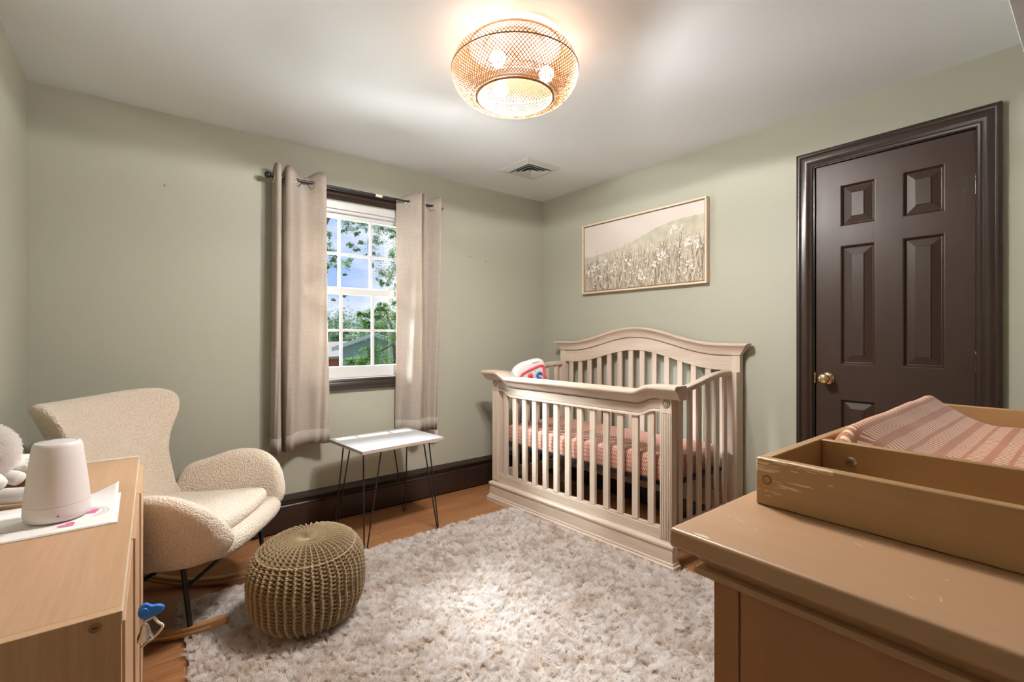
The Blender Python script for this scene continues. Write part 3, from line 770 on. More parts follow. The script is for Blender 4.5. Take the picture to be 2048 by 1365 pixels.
for k in range(NSL):
    uc = fu1+(1-2*fu1)*(k+.62)/(NSL+.24); b = B()
    cbox(b, uc-.0185*m_, uc+.0185*m_, .038*dv, .058*dv, .195, ZT_E-.03-.035*sdip(uc)); obj('front_slat', b, 'crib_v', crib, bevel=.003)
# headboard
HV = 1.0
hu = .052*m_
def bump_(u):
    k = min(max((u-.06)/.88, 0), 1); return (.5-.5*math.cos(2*PI*k))**1.15
UH = [i/60 for i in range(61)]; UHo = [-.050*m_, -.03*m_]+UH+[1+.03*m_, 1+.050*m_]
HB = [(.030, 0), (.030, .002), (-.030, .002), (-.036, -.004), (-.034, -.012), (-.022, -.022), (-.012, -.040), (-.010, -.064), (.024, -.064)]
def headZ(u): return 1.115+.103*bump_(u)
b = B()
def hb_frame(u, i, q):
    e = 0.
    if i < 2 or i > len(UHo)-3:                                  # flare of the end returns
        e = 1.
    z = headZ(min(max(u, 0), 1))+q[1]; over = max(0, 1+q[1]/.064) if e else 1
    uu = (min(max(u, 0), 1)+(u-min(max(u, 0), 1))*(over**1.2)) if e else u
    return CR(uu, HV+q[0]*dv, z)
b.sweep(HB, UHo, hb_frame); obj('crown_rail', b, 'crib', crib, smooth=35)
b = B(); b.sweep([(-.013, -.0645), (-.013, -.068), (0, -.068), (0, -.0645)], UH, lambda u, i, q: CR(u, HV+q[0]*dv, headZ(u)+q[1])); obj('glaze_line', b, 'crib_groove', crib, smooth=0)
b = B(); b.sweep([(-.008, -.066), (-.008, -.152), (.018, -.152), (.018, -.066)], [hu+(1-2*hu)*i/60 for i in range(61)], lambda u, i, q: CR(u, HV+q[0]*dv, headZ(u)+q[1]*(1.02 if q[1] < -.1 else 1))); obj('headboard_panel', b, 'crib', crib, smooth=35)
for a, c in ((0, hu), (1-hu, 1)):
    b = B(); cbox(b, a, c, HV-.012*dv, HV+.028*dv, 0, 1.052); obj('back_post', b, 'crib_v', crib, bevel=.002)
    b = B(); cbox(b, a if a == 0 else a, c, HV-.052*dv, HV-.0125*dv, .10, .955); obj('inner_stile', b, 'crib_v', crib, bevel=.002)
for k in range(14):
    uc = hu+(1-2*hu)*(k+.55)/(14.1); b = B(); cbox(b, uc-.0185*m_, uc+.0185*m_, HV-.002*dv, HV+.012*dv, .22, headZ(uc)-.148); obj('headboard_slat', b, 'crib_v', crib, bevel=.003)
b = B(); cbox(b, hu, 1-hu, HV-.006*dv, HV+.018*dv, .14, .235); obj('headboard_bottom_rail', b, 'crib', crib, bevel=.002)
# side rails
def sideZ(vv):
    k = min(max((vv-.12)/.72, 0), 1); k = k*k*(3-2*k); return .895+.068*k
VS = [.078*dv+(HV-.052*dv-.078*dv)*i/24 for i in range(25)]
for a, c in ((.030*m_, .062*m_), (1-.062*m_, 1-.030*m_)):
    b = B(); b.sweep([(a-.004*m_, 0), (a-.004*m_, -.030), (c+.004*m_, -.030), (c+.004*m_, 0)], VS, lambda p, i, q: CR(q[0], p, sideZ(p)+q[1])); obj('side_rail', b, 'crib', crib, bevel=.005)
    b = B(); cbox(b, a, c, .078*dv, HV-.012*dv, .14, .21); obj('side_bottom_rail', b, 'crib', crib, bevel=.002)
    for k in range(6):
        vc = .078*dv+(HV-.13*dv)*(k+.62)/6.1; b = B(); cbox(b, (a+c)/2-.008*m_, (a+c)/2+.008*m_, vc-.018*dv, vc+.018*dv, .20, sideZ(vc)-.026); obj('side_slat', b, 'crib_v', crib, bevel=.003)
b = B()
for (u0, u1, v0, v1) in ((.068*m_, 1-.068*m_, .085*dv, .10*dv), (.068*m_, 1-.068*m_, HV-.075*dv, HV-.06*dv), (.068*m_, .083*m_, .10*dv, HV-.075*dv), (1-.083*m_, 1-.068*m_, .10*dv, HV-.075*dv)): cbox(b, u0, u1, v0, v1, .392, .412)
for k in range(9):
    vc = .16*dv+k*.06*dv; cbox(b, .083*m_, 1-.083*m_, vc-.006*dv, vc+.006*dv, .404, .411)
obj('mattress_support', b, 'black_metal', crib)
# mattress, resting in the crib
MO = CO+Vector(CR(.5, .5, .412)); ma = math.atan2(BRp.y-BLp.y, BRp.x-BLp.x)+PI/2
ma = (math.atan2(FRp.y-CO.y, FRp.x-CO.x)+math.atan2(BRp.y-BLp.y, BRp.x-BLp.x))/2+PI/2
mat_ = thing('crib_mattress', 'crib mattress in a terracotta herringbone fitted sheet, lying inside the crib', 'mattress', MO, ma)
mw, ml = .262, .640
ol = []
for sx, sy in ((1, 1), (-1, 1), (-1, -1), (1, -1)):
    a0 = {(1, 1): 0, (-1, 1): 90, (-1, -1): 180, (1, -1): 270}[(sx, sy)]
    for k in range(7):
        a = math.radians(a0+15*k); ol.append((sx*(mw-.035)+.035*math.cos(a), sy*(ml-.035)+.035*math.sin(a)))
b = B(); b.puff(ol, .062, lambda p, q, w_: (p, q, .063+w_+(.006*noise.noise((p*9, q*9, 0)) if w_ > .03 else 0)), rr=.028, rings=8, crown=.006); obj('fitted_sheet', b, 'sheet', mat_, smooth=60)
b = B(); b.puff([(x*.97, y*.985) for x, y in ol], .004, lambda p, q, w_: (p, q, .0042+w_), rr=.003); tag(obj('mattress_base', b, 'black_metal', mat_, smooth=60), 'dark underside piping')

# toy hung on the far side rail
ty = thing('crib_toy', 'white and coral red light-up toy strapped to the window-side rail of the crib', 'toy', CO+Vector(CR(.036*m_, .40, .894)), math.radians(-8)); ty.scale = (1.42, 1.2, 1.12)
# local: x along rail towards the wall, y towards the window, z up ; faces -y (into the crib)
ol = smooth_curve([(-.100, -.050), (-.092, .020), (-.055, .060), (.01, .085), (.065, .090), (.092, .062), (.098, -.02), (.094, -.10), (.06, -.125), (-.05, -.125), (-.09, -.10)], 5, True)
TD = -.072
b = B(); b.puff(ol, .030, lambda p, q, w_: (p, TD+w_, q), rr=.022, rings=4); obj('case', b, 'toy_white', ty, smooth=60)
ol2 = smooth_curve([(-.066, -.045), (-.055, -.010), (.0, .022), (.06, .045), (.076, .03), (.080, -.04), (.07, -.085), (.0, -.095), (-.055, -.085)], 5, True)
b = B(); b.tube([(p, TD-.031, q) for p, q in ol2], .008, 8, closed=True); obj('window_rim', b, 'red_plastic', ty, smooth=60)
b = B(); b.puff([(x*.97, y*.97) for x, y in ol2], .002, lambda p, q, w_: (p, TD-.0305+w_, q), rr=.001); obj('window_panel', b, 'pillow', ty, smooth=40)
b = B(); b.ball((-.005, TD-.036, -.015), (.016, .008, .014), 14, 8); b.ball((-.012, TD-.036, -.035), (.010, .006, .012), 12, 8); b.ball((.006, TD-.036, -.036), (.010, .006, .010), 12, 8); tag(obj('pink_figure', b, 'red_plastic', ty, smooth=60), 'small pink sea creature')
b = B(); b.tube([(.050+.014*math.cos(q), TD-.036, -.018+.018*math.sin(q)) for q in np.linspace(.3, 2*PI-.9, 20)], .0065, 8); tag(obj('blue_figure', b, 'blue_plastic', ty, smooth=60), 'small blue curled creature')
b = B(); b.tube([(.012, TD+.030, -.02), (.012, -.026, -.01), (.012, .0, -.03)], .008, 10); b.tube([(-.02, TD+.028, -.03), (-.02, -.021, -.03)], .006, 8); obj('strap', b, 'toy_white', ty, smooth=60)
b = B()
for i in range(5): b.tube([(.012+.009*i+.003*math.cos(q), TD-.0305, .062+.004*i*.55+.003*math.sin(q)) for q in np.linspace(0, 2*PI, 8)], .0008, 5)
obj('maker_mark', b, 'black_metal', ty)
b = B(); b.lathe([(.004, 0), (.004, .003)], 10, (0, 0, 0)); 
for i in range(len(b.v)): x, y, z = b.v[i]; b.v[i] = (x-.012, y+TD, z+.0785)
obj('button', b, 'black_metal', ty)

# ------------------------------------------------------------------ side table with hairpin legs
TA = math.radians(5.6); TH = .55
tb = thing('side_table', 'small side table with a whitewashed top and black hairpin legs below the window', 'table', (1.160, 2.668, 0), TA)
tw, td = .262, .213
b = B(); b.box(-tw, tw, -td, td, TH-.004, TH); top = obj('table_top', b, 'table_top', tb, bevel=.001)
b = B(); b.box(-tw, tw, -td, td, TH-.018, TH-.004); tag(obj('edge_board', b, 'table_edge', tb, bevel=.001), 'brown edge of the top')
for sx in (-1, 1):
    for sy in (-1, 1):
        fx, fy = sx*(tw-.030), sy*(td-.022)                     # foot
        b = B(); p0_ = (sx*(tw-.125), sy*(td-.03), TH-.018); p1_ = (sx*(tw-.05), sy*(td-.09), TH-.018)
        arc = [(fx-sx*.008, fy, .022), (fx-sx*.006, fy, .010), (fx, fy, .0048), (fx+sx*.004, fy-sy*.003, .010), (fx+sx*.006, fy-sy*.006, .022)]
        b.tube([p0_]+arc+[p1_], .0042, 8); b.box(min(p0_[0], p1_[0])-.01, max(p0_[0], p1_[0])+.01, min(p0_[1], p1_[1])-.01, max(p0_[1], p1_[1])+.01, TH-.0205, TH-.018)
        obj('hairpin_leg', b, 'black_metal', tb, smooth=50)

# ------------------------------------------------------------------ rocking chair
CC = Vector((.100, 2.450, 0)); CA = math.radians(-33)
ch = thing('rocking_armchair', 'cream boucle wingback armchair on wooden rockers in the corner', 'armchair', CC, CA)
# local: x forward, y to the sitter's left (far side), z up
def boucle_part(name, b, sub=2):
    o = obj(name, b, 'boucle', ch, smooth=0, sub=sub); o.data.polygons.foreach_set('use_smooth', [True]*len(o.data.polygons))
    tx = bpy.data.textures.get('curl') or bpy.data.textures.new('curl', 'CLOUDS'); tx.noise_scale = .0065; tx.noise_depth = 2
    md = o.modifiers.new('curl', 'DISPLACE'); md.texture = tx; md.strength = .0042; md.mid_level = .5; md.texture_coords = 'LOCAL'
    return o
half = [(.262, .0), (.262, .10), (.260, .20), (.262, .28), (.278, .36), (.312, .45), (.338, .52), (.345, .57), (.325, .605), (.27, .615), (.15, .603), (0, .598)]
ol = half+[(-x, y) for x, y in half[-2::-1]]
ol = smooth_curve(ol, 2, True)
def back_map(p, q, w_):
    t = q/.615; x = -.172-.232*t+.03*math.sin(PI*t); z = .345+q*.925
    k = abs(p)/.30; curl = .145*max(0, k)**2.3*(.35+.65*min(1, t*1.3))
    nx, nz = .95, .30
    return (x+curl+w_*nx, p, z+w_*nz*.6)
b = B(); b.puff(ol, .040, back_map, rings=7); boucle_part('backrest', b)
# arms
arm = smooth_curve([(-.165, .30), (-.165, .42), (-.12, .525), (-.02, .560), (.08, .594), (.17, .600), (.25, .580), (.322, .525), (.362, .450), (.372, .39), (.325, .335), (.20, .30), (.0, .29)], 3, True)
for s in (-1, 1):
    def arm_map(p, q, w_, s=s):
        k = (q-.30)/.28; y = .262+.085*k-.05*max(0, (p-.20)/.16)**2*(1.-.5*k)
        return (p, s*(y+w_), q)
    b = B(); b.puff(arm, .038, arm_map, rings=5); boucle_part('armrest', b)
seat = smooth_curve([(-.20, -.255), (0, -.27), (.20, -.275), (.33, -.262), (.375, -.19), (.388, 0), (.375, .19), (.33, .262), (.20, .275), (0, .27), (-.20, .255), (-.215, 0)], 3, True)
b = B(); b.puff(seat, .040, lambda p, q, w_: (p, q, .336+.024*max(0, (p+.05)/.40)**1.5+w_), rings=4); boucle_part('seat', b)
cus = smooth_curve([(-.13, -.22), (0, -.228), (.18, -.23), (.285, -.222), (.325, -.17), (.338, 0), (.325, .17), (.285, .222), (.18, .23), (0, .228), (-.13, .22), (-.15, 0)], 3, True)
b = B(); b.puff(cus, .030, lambda p, q, w_: (p*.985, q, .404+.018*max(0, (p+.05)/.40)+w_), rr=.024, rings=5, crown=.006); boucle_part('cushion', b)
RR = .80
for s in (-1, 1):
    arc = [(-.44+.775*i/40) for i in range(41)]
    zc = lambda a: (a-.02)**2/(2*RR)
    b = B(); b.sweep([(-.014, 0), (.014, 0), (.014, .034), (-.014, .034)], arc, lambda a, i, q: (a-(zc(a))*.1*0, s*.205+q[0], zc(a)+q[1]*(1 if 1 < i < 39 else .8))); rk = obj('rocker', b, 'rocker', ch, bevel=.005)
    b = B(); b.sweep([(-.0142, .012), (.0142, .012), (.0142, .019), (-.0142, .019)], arc[3:-3], lambda a, i, q: (a, s*.205+q[0]*1.01, zc(a)+q[1])); obj('ply_line', b, 'ply', rk, smooth=30)
    for (tx_, fx_) in (((.150, .195) if s < 0 else (.275, .300)), (-.10, -.19)):
        b = B(); b.tube([(tx_, s*.185, .335), (fx_, s*.205, zc(fx_)+.030)], .0095, 12); obj('leg', b, 'black_metal', ch, smooth=50)
    b = B(); b.tube([(.16, s*.187, .318), (-.16, s*.2, .12)], .007, 10); obj('brace', b, 'black_metal', ch, smooth=50)
b = B(); b.tube([(.175, -.194, .195), (.275, .165, .275), (.280, .19, .285)], .0080, 10); obj('cross_brace', b, 'black_metal', ch, smooth=50)
b = B(); b.tube([(-.14, .19, .20), (-.11, -.19, .32)], .0075, 10); obj('cross_brace', b, 'black_metal', ch, smooth=50)

# ------------------------------------------------------------------ knitted pouf
PX, PY, PR, PH = .545, 2.02, .222, .335
def make_pouf():
    NR = 44; nu, nv = NR*18, 330
    th = np.linspace(0, 2*PI, nu, endpoint=False); t = np.linspace(0.004, .996, nv)
    TH, T = np.meshgrid(th, t)
    ph = -PI/2+PI*T; e = .66
    cr = np.sign(np.cos(ph))*np.abs(np.cos(ph))**e; sz = np.sign(np.sin(ph))*np.abs(np.sin(ph))**e
    wob = 1+.025*np.sin(2*TH+.6)+.015*np.sin(3*TH)
    R = PR*cr*wob; Z = PH/2+PH/2*sz
    Z = Z-.016*np.exp(-((R/PR)/.16)**2)*(T > .5)                # dimple where the ribs gather
    # arc length along the meridian for even stitches
    rm, zm = PR*np.cos(ph[:, 0])**e, PH/2*sz[:, 0]
    s = np.concatenate([[0], np.cumsum(np.hypot(np.diff(rm), np.diff(zm)))]); S = np.repeat(s[:, None], nu, 1)
    P = .0150
    Uf = ((TH/(2*PI)*NR+.05*np.sin(S*60)) % 1)-.5                # 0 on a cord, +-.5 between cords
    au = np.abs(Uf); v = S/P+.35*np.sin(TH*3)
    zz = Uf+.07*np.sin(2*PI*v)
    cord = np.exp(-(zz/.19)**2)*(.86+.14*np.cos(4*PI*v))
    side = np.clip((au-.16)/.34, 0, 1)
    vee = np.cos(2*PI*(v+1.1*au))
    lad = side*np.clip(vee*1.25, -1, 1)
    knit_h = np.maximum(cord, .50*(.5+.5*lad)*(side > 0)+.18*cord)
    rr_ = R/PR
    fade = np.clip(rr_/.62, .10, 1)
    fine = .5+.5*np.cos(2*PI*TH/(2*PI)*NR)
    k_ = np.clip((rr_-.12)/.3, 0, 1)
    knit_h = knit_h*k_+(1-k_)*fine
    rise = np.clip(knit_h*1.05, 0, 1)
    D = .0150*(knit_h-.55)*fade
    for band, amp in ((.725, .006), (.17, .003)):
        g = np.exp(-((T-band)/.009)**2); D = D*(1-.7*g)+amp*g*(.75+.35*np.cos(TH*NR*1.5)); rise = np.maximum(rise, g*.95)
    nr = np.gradient(rm, s); nz = np.gradient(zm, s); L = np.hypot(nr, nz)+1e-9
    nR = np.repeat((nz/L)[:, None], nu, 1); nZ = np.repeat((-nr/L)[:, None], nu, 1)
    R2 = R+D*nR; Z2 = Z+D*nZ
    lean = .028*(Z2/PH)
    V = np.stack([R2*np.cos(TH)+lean*0, R2*np.sin(TH), Z2], -1).reshape(-1, 3)
    V[:, 2] -= V[:, 2].min()
    i = np.arange(nv-1)[:, None]*nu; k = np.arange(nu)[None]; k2 = (k+1) % nu
    F = np.stack([i+k, i+k2, i+nu+k2, i+nu+k], -1).reshape(-1, 4)
    me = bpy.data.meshes.new('knit_pouf'); me.from_pydata(V.tolist(), [], F.tolist()+[tuple(range(nu-1, -1, -1)), tuple((nv-1)*nu+j for j in range(nu))])
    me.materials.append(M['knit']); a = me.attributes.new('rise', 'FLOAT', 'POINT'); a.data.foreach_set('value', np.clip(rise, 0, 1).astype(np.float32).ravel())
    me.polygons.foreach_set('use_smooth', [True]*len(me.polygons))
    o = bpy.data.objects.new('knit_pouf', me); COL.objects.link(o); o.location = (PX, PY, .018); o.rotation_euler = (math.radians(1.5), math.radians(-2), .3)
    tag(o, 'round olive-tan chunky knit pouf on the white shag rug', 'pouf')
make_pouf()

# ------------------------------------------------------------------ shag rug
RX0, RX1, RY0, RY1 = .135, 2.085, .50, 2.450
rug = thing('shag_rug', 'large cream shag rug on the wooden floor', 'rug', (RX0, RY0, 0))
fl_ = lambda Y: 1.926+(2.724-Y)*(.101/1.423)-.008
pg = [(0, 0), (RX1-RX0, 0), (RX1-RX0, 1.27-RY0), (fl_(1.27)-RX0, 1.27-RY0), (fl_(RY1)-RX0, RY1-RY0), (0, RY1-RY0)]
b = B(); b.add([(x, y, z) for z in (.001, .012) for x, y in pg], [tuple(range(5, -1, -1)), tuple(range(6, 12))]+[(k, (k+1) % 6, 6+(k+1) % 6, 6+k) for k in range(6)]); obj('backing', b, 'rug_back', rug, bevel=.003)
def make_pile():
    N = 330000; r = RNG
    W, D = RX1-RX0, RY1-RY0
    # tufts
    nt = N//11; tx = r.uniform(-.004, W+.004, nt); tyy = r.uniform(-.004, D+.004, nt)
    # leave out what stands under the crib and its plinth
    X, Y = tx+RX0, tyy+RY0; fx = 1.926+(2.724-Y)*(.101/1.423)
    keep = ~((X > fx-.012) & (Y > 1.28)); tx, tyy = tx[keep], tyy[keep]; nt = len(tx)
    def fld(x, y, s, seed):
        g = np.random.default_rng(seed).uniform(0, 1, (64, 64)); fx_, fy_ = x*s % 63, y*s % 63; i, j = fx_.astype(int), fy_.astype(int); a, c = fx_-i, fy_-j
        a = a*a*(3-2*a); c = c*c*(3-2*c)
        return g[i, j]*(1-a)*(1-c)+g[i+1, j]*a*(1-c)+g[i, j+1]*(1-a)*c+g[i+1, j+1]*a*c
    lean_a = fld(tx, tyy, 24, 1)*5*PI+r.normal(0, .5, nt); lean = .006+.018*fld(tx, tyy, 29, 2); tone = np.clip(fld(tx, tyy, 26, 3)*1.7-.85, 0, 1)
    hgt = .021+.010*fld(tx, tyy, 21, 4)
    rep = 11; n = nt*rep
    rx = np.repeat(tx, rep)+r.normal(0, .0042, n); ry = np.repeat(tyy, rep)+r.normal(0, .0042, n)
    La = np.repeat(lean_a, rep)+r.normal(0, .35, n); Ll = np.repeat(lean, rep)*r.uniform(.7, 1.3, n); Hh = np.repeat(hgt, rep)*r.uniform(.8, 1.1, n); To = np.repeat(tone, rep)
    roots = np.stack([rx, ry, np.full(n, .010)], -1)
    tipc = np.stack([np.repeat(tx, rep)-rx, np.repeat(tyy, rep)-ry], -1)*.55+r.normal(0, .003, (n, 2))
    dx, dy = np.cos(La)*Ll, np.sin(La)*Ll
    edge = np.clip((.03-np.minimum.reduce([rx, W-rx, ry, D-ry]))/.03, 0, 1)
    def off(t):
        return np.stack([dx*t*t+tipc[:, 0]*t, dy*t*t+tipc[:, 1]*t, Hh*(t-.18*t*t)*(1-.35*edge*t)], -1)
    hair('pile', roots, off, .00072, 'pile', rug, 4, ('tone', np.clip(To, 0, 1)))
make_pile()

# ------------------------------------------------------------------ changing dresser (right foreground)
DX0, DX1, DYf, DYb, DT = .570, 1.950, .373, -.130, .900
dr = thing('changing_dresser', 'honey brown wooden dresser in the right foreground carrying the changing tray', 'dresser', (DX0, DYf, 0))
w_, dp = DX1-DX0, DYf-DYb
b = B(); b.box(0, w_, -dp, 0, DT-.026, DT); obj('top', b, 'changer', dr, bevel=.0045, seg=3)
M['bare_wood'] = plain('bare_worn_wood', (.74, .58, .40, 1), .6); R_ = random.Random(5)                                  # chips and scratches worn into the lacquer, world x, y on the top
for (xa, ya), (xb, yb), w0 in (((.5795, .342), (.5795, .318), .0030), ((.676, .344), (.676, .339), .0007), ((.674, .334), (.666, .315), .0006), ((.681, .333), (.679, .328), .0005), ((.656, .299), (.655, .291), .0007), ((.713, .200), (.704, .186), .0006), ((.683, .108), (.681, .105), .0012), ((.610, .126), (.606, .117), .0006), ((.633, .104), (.620, .101), .0006), ((.586, .262), (.585, .260), .0008)):
    n_ = 7; vs = []
    for i in range(n_):
        k = i/(n_-1); x, y = xa+(xb-xa)*k-DX0, ya+(yb-ya)*k-DYf; ww = w0*math.sin(PI*(.08+.84*k))*R_.uniform(.5, 1.2); nx, ny = (yb-ya), -(xb-xa); L_ = math.hypot(nx, ny)
        vs += [(x+nx/L_*ww, y+ny/L_*ww, DT+.00025), (x-nx/L_*ww, y-ny/L_*ww, DT+.00025)]
    wm = B(); wm.add(vs, [(2*i, 2*i+1, 2*i+3, 2*i+2) for i in range(n_-1)]); tag(obj('scratch', wm, 'bare_wood', dr, smooth=0), 'pale scratch in the lacquer')
def rect_ring(prof):
    b = B(); vs, fs = [], []; n = len(prof)
    for ins, z in prof: vs += [(ins, -ins, z), (w_-ins, -ins, z), (w_-ins, -dp+ins, z), (ins, -dp+ins, z)]
    for i in range(n-1):
        for k in range(4): fs.append((i*4+k, i*4+(k+1) % 4, (i+1)*4+(k+1) % 4, (i+1)*4+k))
    fs += [(0, 1, 2, 3), tuple((n-1)*4+k for k in range(4))]
    return b.add(vs, fs)
b = rect_ring([(.018, DT-.0262), (.018, DT-.029), (.022, DT-.031), (.026, DT-.038), (.031, DT-.045), (.034, DT-.047), (.0345, DT-.050), (.028, DT-.050), (.0245, DT-.052), (.0235, DT-.056), (.0245, DT-.060), (.029, DT-.063), (.042, DT-.064)]); obj('cornice', b, 'changer', dr, smooth=30)
ins = .0415
for (x0, x1, y0, y1) in ((ins, ins+.034, -ins-.034, -ins), (w_-ins-.034, w_-ins, -ins-.034, -ins), (ins, ins+.034, -dp+ins, -dp+ins+.034), (w_-ins-.034, w_-ins, -dp+ins, -dp+ins+.034)):
    b = B(); b.box(x0, x1, y0, y1, .0, DT-.064); obj('corner_stile', b, 'changer_body', dr, bevel=.002)
b = B(); b.box(ins+.004, w_-ins-.004, -dp+ins+.004, -ins-.018, .06, DT-.064); obj('carcass', b, 'changer_body', dr, smooth=0)
for x in (ins+.0012, w_-ins-.0112):
    b = B(); b.box(x, x+.010, -dp+ins+.036, -ins-.0362, .08, DT-.0645); obj('end_panel', b, 'changer_body', dr, bevel=.001)
for i in range(3):
    for j in range(2):
        x0 = ins+.045+j*(w_-2*ins-.08)/2; x1 = x0+(w_-2*ins-.10)/2; z0 = .11+i*.235
        b = B(); b.box(x0, x1, -ins-.018, -ins+.002, z0, z0+.222); dw = obj('drawer', b, 'changer_body', dr, bevel=.004)
        for xk in (x0+.15, x1-.15):
            b = B(); b.lathe([(.006, 0), (.006, .012), (.016, .018), (.014, .026), (.002, .029)], 16, (xk, -ins+.002, z0+.11), 'y'); obj('knob', b, 'brass', dw, smooth=50)
# changing tray on top
TX0, TX1, TY0, TY1, TZ, THt = .7588, 1.765, -.100, .3414, DT+.0006, .0725
tr_ = thing('changing_tray', 'scuffed wooden changing tray with a narrow side slot, sitting on the brown dresser', 'changing tray', (TX0, TY1, TZ))
tl, tdp = TX1-TX0, TY1-TY0; bt = .0155
b = B(); b.box(0, bt*1.15, -tdp, 0, 0, THt); fb = obj('front_board', b, 'tray', tr_, bevel=.0022)
b = B(); b.box(tl-bt, tl, -tdp, 0, 0, THt); obj('far_board', b, 'tray', tr_, bevel=.002)
b = B(); b.box(bt*1.15, tl-bt, -bt, 0, 0, THt-.0005); obj('end_board', b, 'tray', tr_, bevel=.002)
b = B(); b.box(bt*1.15, tl-bt, -tdp, -tdp+bt, 0, THt); obj('end_board', b, 'tray', tr_, bevel=.002)
DVX = .984-TX0
b = B(); b.box(DVX-bt*.0, DVX+bt, -tdp+bt, -bt, .0, THt-.0008); dvd = obj('divider', b, 'tray', tr_, bevel=.002)
b = B(); b.lathe([(.0085, 0), (.0085, -.0015), (.006, -.0022)], 16, (DVX, -.062, .040), 'x'); b.lathe([(.003, -.0022), (.003, -.0026)], 6, (DVX, -.062, .040), 'x'); obj('screw_cap', b, 'chrome', dvd, smooth=40)
b = B(); b.lathe([(.0072, .0005), (.0072, -.0003), (.0068, -.0005), (.001, -.0005)], 18, (0, -.0165, .040), 'x', False, True); tag(obj('screw_hole', b, 'crib_groove', fb, smooth=30), 'dark countersunk screw hole')
b = B(); b.lathe([(.0052, -.0005), (.0046, -.0012), (.0022, -.0014), (.0018, -.0008), (.0006, -.0008)], 12, (0, -.0165, .040), 'x'); obj('screw', b, 'rocker', fb, smooth=30)
# changing pad
PX0, PX1, PYc = 1.004, 1.742, .115; pl, pw = PX1-PX0, .205
pad = thing('changing_pad', 'contoured changing pad in a terracotta dash-print cover, lying in the tray', 'changing pad', ((PX0+PX1)/2, PYc, TZ))
def pad_top(x, y):
    k = abs(y)/pw; z = .036+.060*min(1, max(0, (k-.25)/.62))**1.6
    if k > .86: z -= .026*((k-.86)/.14)**2
    e = (x+pl/2); z -= .030*max(0, 1-e/.055)**2*(.4+.6*min(k*1.3, 1)); z -= .026*max(0, 1-(pl-e)/.10)**2*(.25+k)
    z += .010*max(0, e/pl)*k
    return z+.0025*noise.noise((x*11, y*14, 2.))
b = B(); nu, nv = 76, 44; vs, fs = [], []
for j in range(nv+1):
    for i in range(nu+1):
        x, y = -pl/2+pl*i/nu, -pw+2*pw*j/nv; vs.append((x, y, pad_top(x, y)))
for j in range(nv):
    for i in range(nu): a = j*(nu+1)+i; fs.append((a, a+1, a+nu+2, a+nu+1))
bd = [i for i in range(nu+1)]+[j*(nu+1)+nu for j in range(1, nv+1)]+[nv*(nu+1)+i for i in range(nu-1, -1, -1)]+[j*(nu+1) for j in range(nv-1, 0, -1)]
o0 = len(vs)
for k in bd: x, y, z = vs[k]; vs.append((x*1.0, y*1.0, .001))
nb = len(bd)
for k in range(nb): fs.append((bd[k], bd[(k+1) % nb], o0+(k+1) % nb, o0+k))
fs.append(tuple(o0+k for k in range(nb)))
b.add(vs, fs); obj('cover', b, 'pad', pad, smooth=70, bevel=.004, seg=2)

# ------------------------------------------------------------------ low cabinet on the left
CX1, CX0, CY0, CY1, CT = -.021, -.381, .924, 2.053, .750
cb = thing('low_cabinet', 'light oak laminate cabinet along the left wall in the foreground', 'cabinet', (CX0, CY0, 0), math.radians(-1.))
cw, cl = CX1-CX0, CY1-CY0
b = B(); b.box(0, cw, .0181, cl-.0181, CT-.020, CT); obj('top', b, 'laminate', cb, bevel=.001)
b = B(); b.box(cw, cw+.001, .0, cl, CT-.020, CT-.0005); b.box(.0, cw, cl-.016, cl, CT, CT+.004); tag(obj('edge_band', b, 'pale_edge', cb, smooth=0), 'pale edge banding')
b = B(); b.box(0, cw, 0, .018, 0, CT); ep = obj('end_panel', b, 'laminate_v', cb, bevel=.001)
b = B(); b.box(0, cw, cl-.018, cl, 0, CT); obj('end_panel', b, 'laminate_v', cb, bevel=.001)
b = B(); b.box(0, .006, .018, cl-.018, .05, CT-.0202); obj('back_panel', b, 'laminate_v', cb, smooth=0)
b = B(); b.box(.006, cw-.01, .018, cl-.018, .05, .068); b.box(.006, cw-.012, .018, cl-.018, .36, .376); obj('shelf', b, 'laminate', cb, bevel=.001)
xs_ = cw-.055-.0
scx, scz = None, None
b = B(); b.lathe([(.0075, .0), (.0075, -.001), (.006, -.0016)], 18, (cw-.030, 0, CT-.0145), 'y'); obj('cam_lock', b, 'rattan_rim', ep, smooth=40)
b = B(); b.box(cw-.033, cw-.027, -.0019, -.0015, CT-.0153, CT-.0137); obj('cam_slot', b, 'dark_hole', ep, smooth=0)
# drawer fronts standing slightly proud, each a little askew like the real thing
for i in range(3):
    y0 = .020+i*(cl-.04)/3; y1 = y0+(cl-.04)/3-.004
    for j, (z0, z1) in enumerate(((.39, CT-.024), (.07, .386))):
        b = B(); off = .004+.004*i
        b.box(cw-.012, cw+off, y0, y1, z0, z1); dw = obj('drawer_front', b, 'laminate_v', cb, bevel=.001)

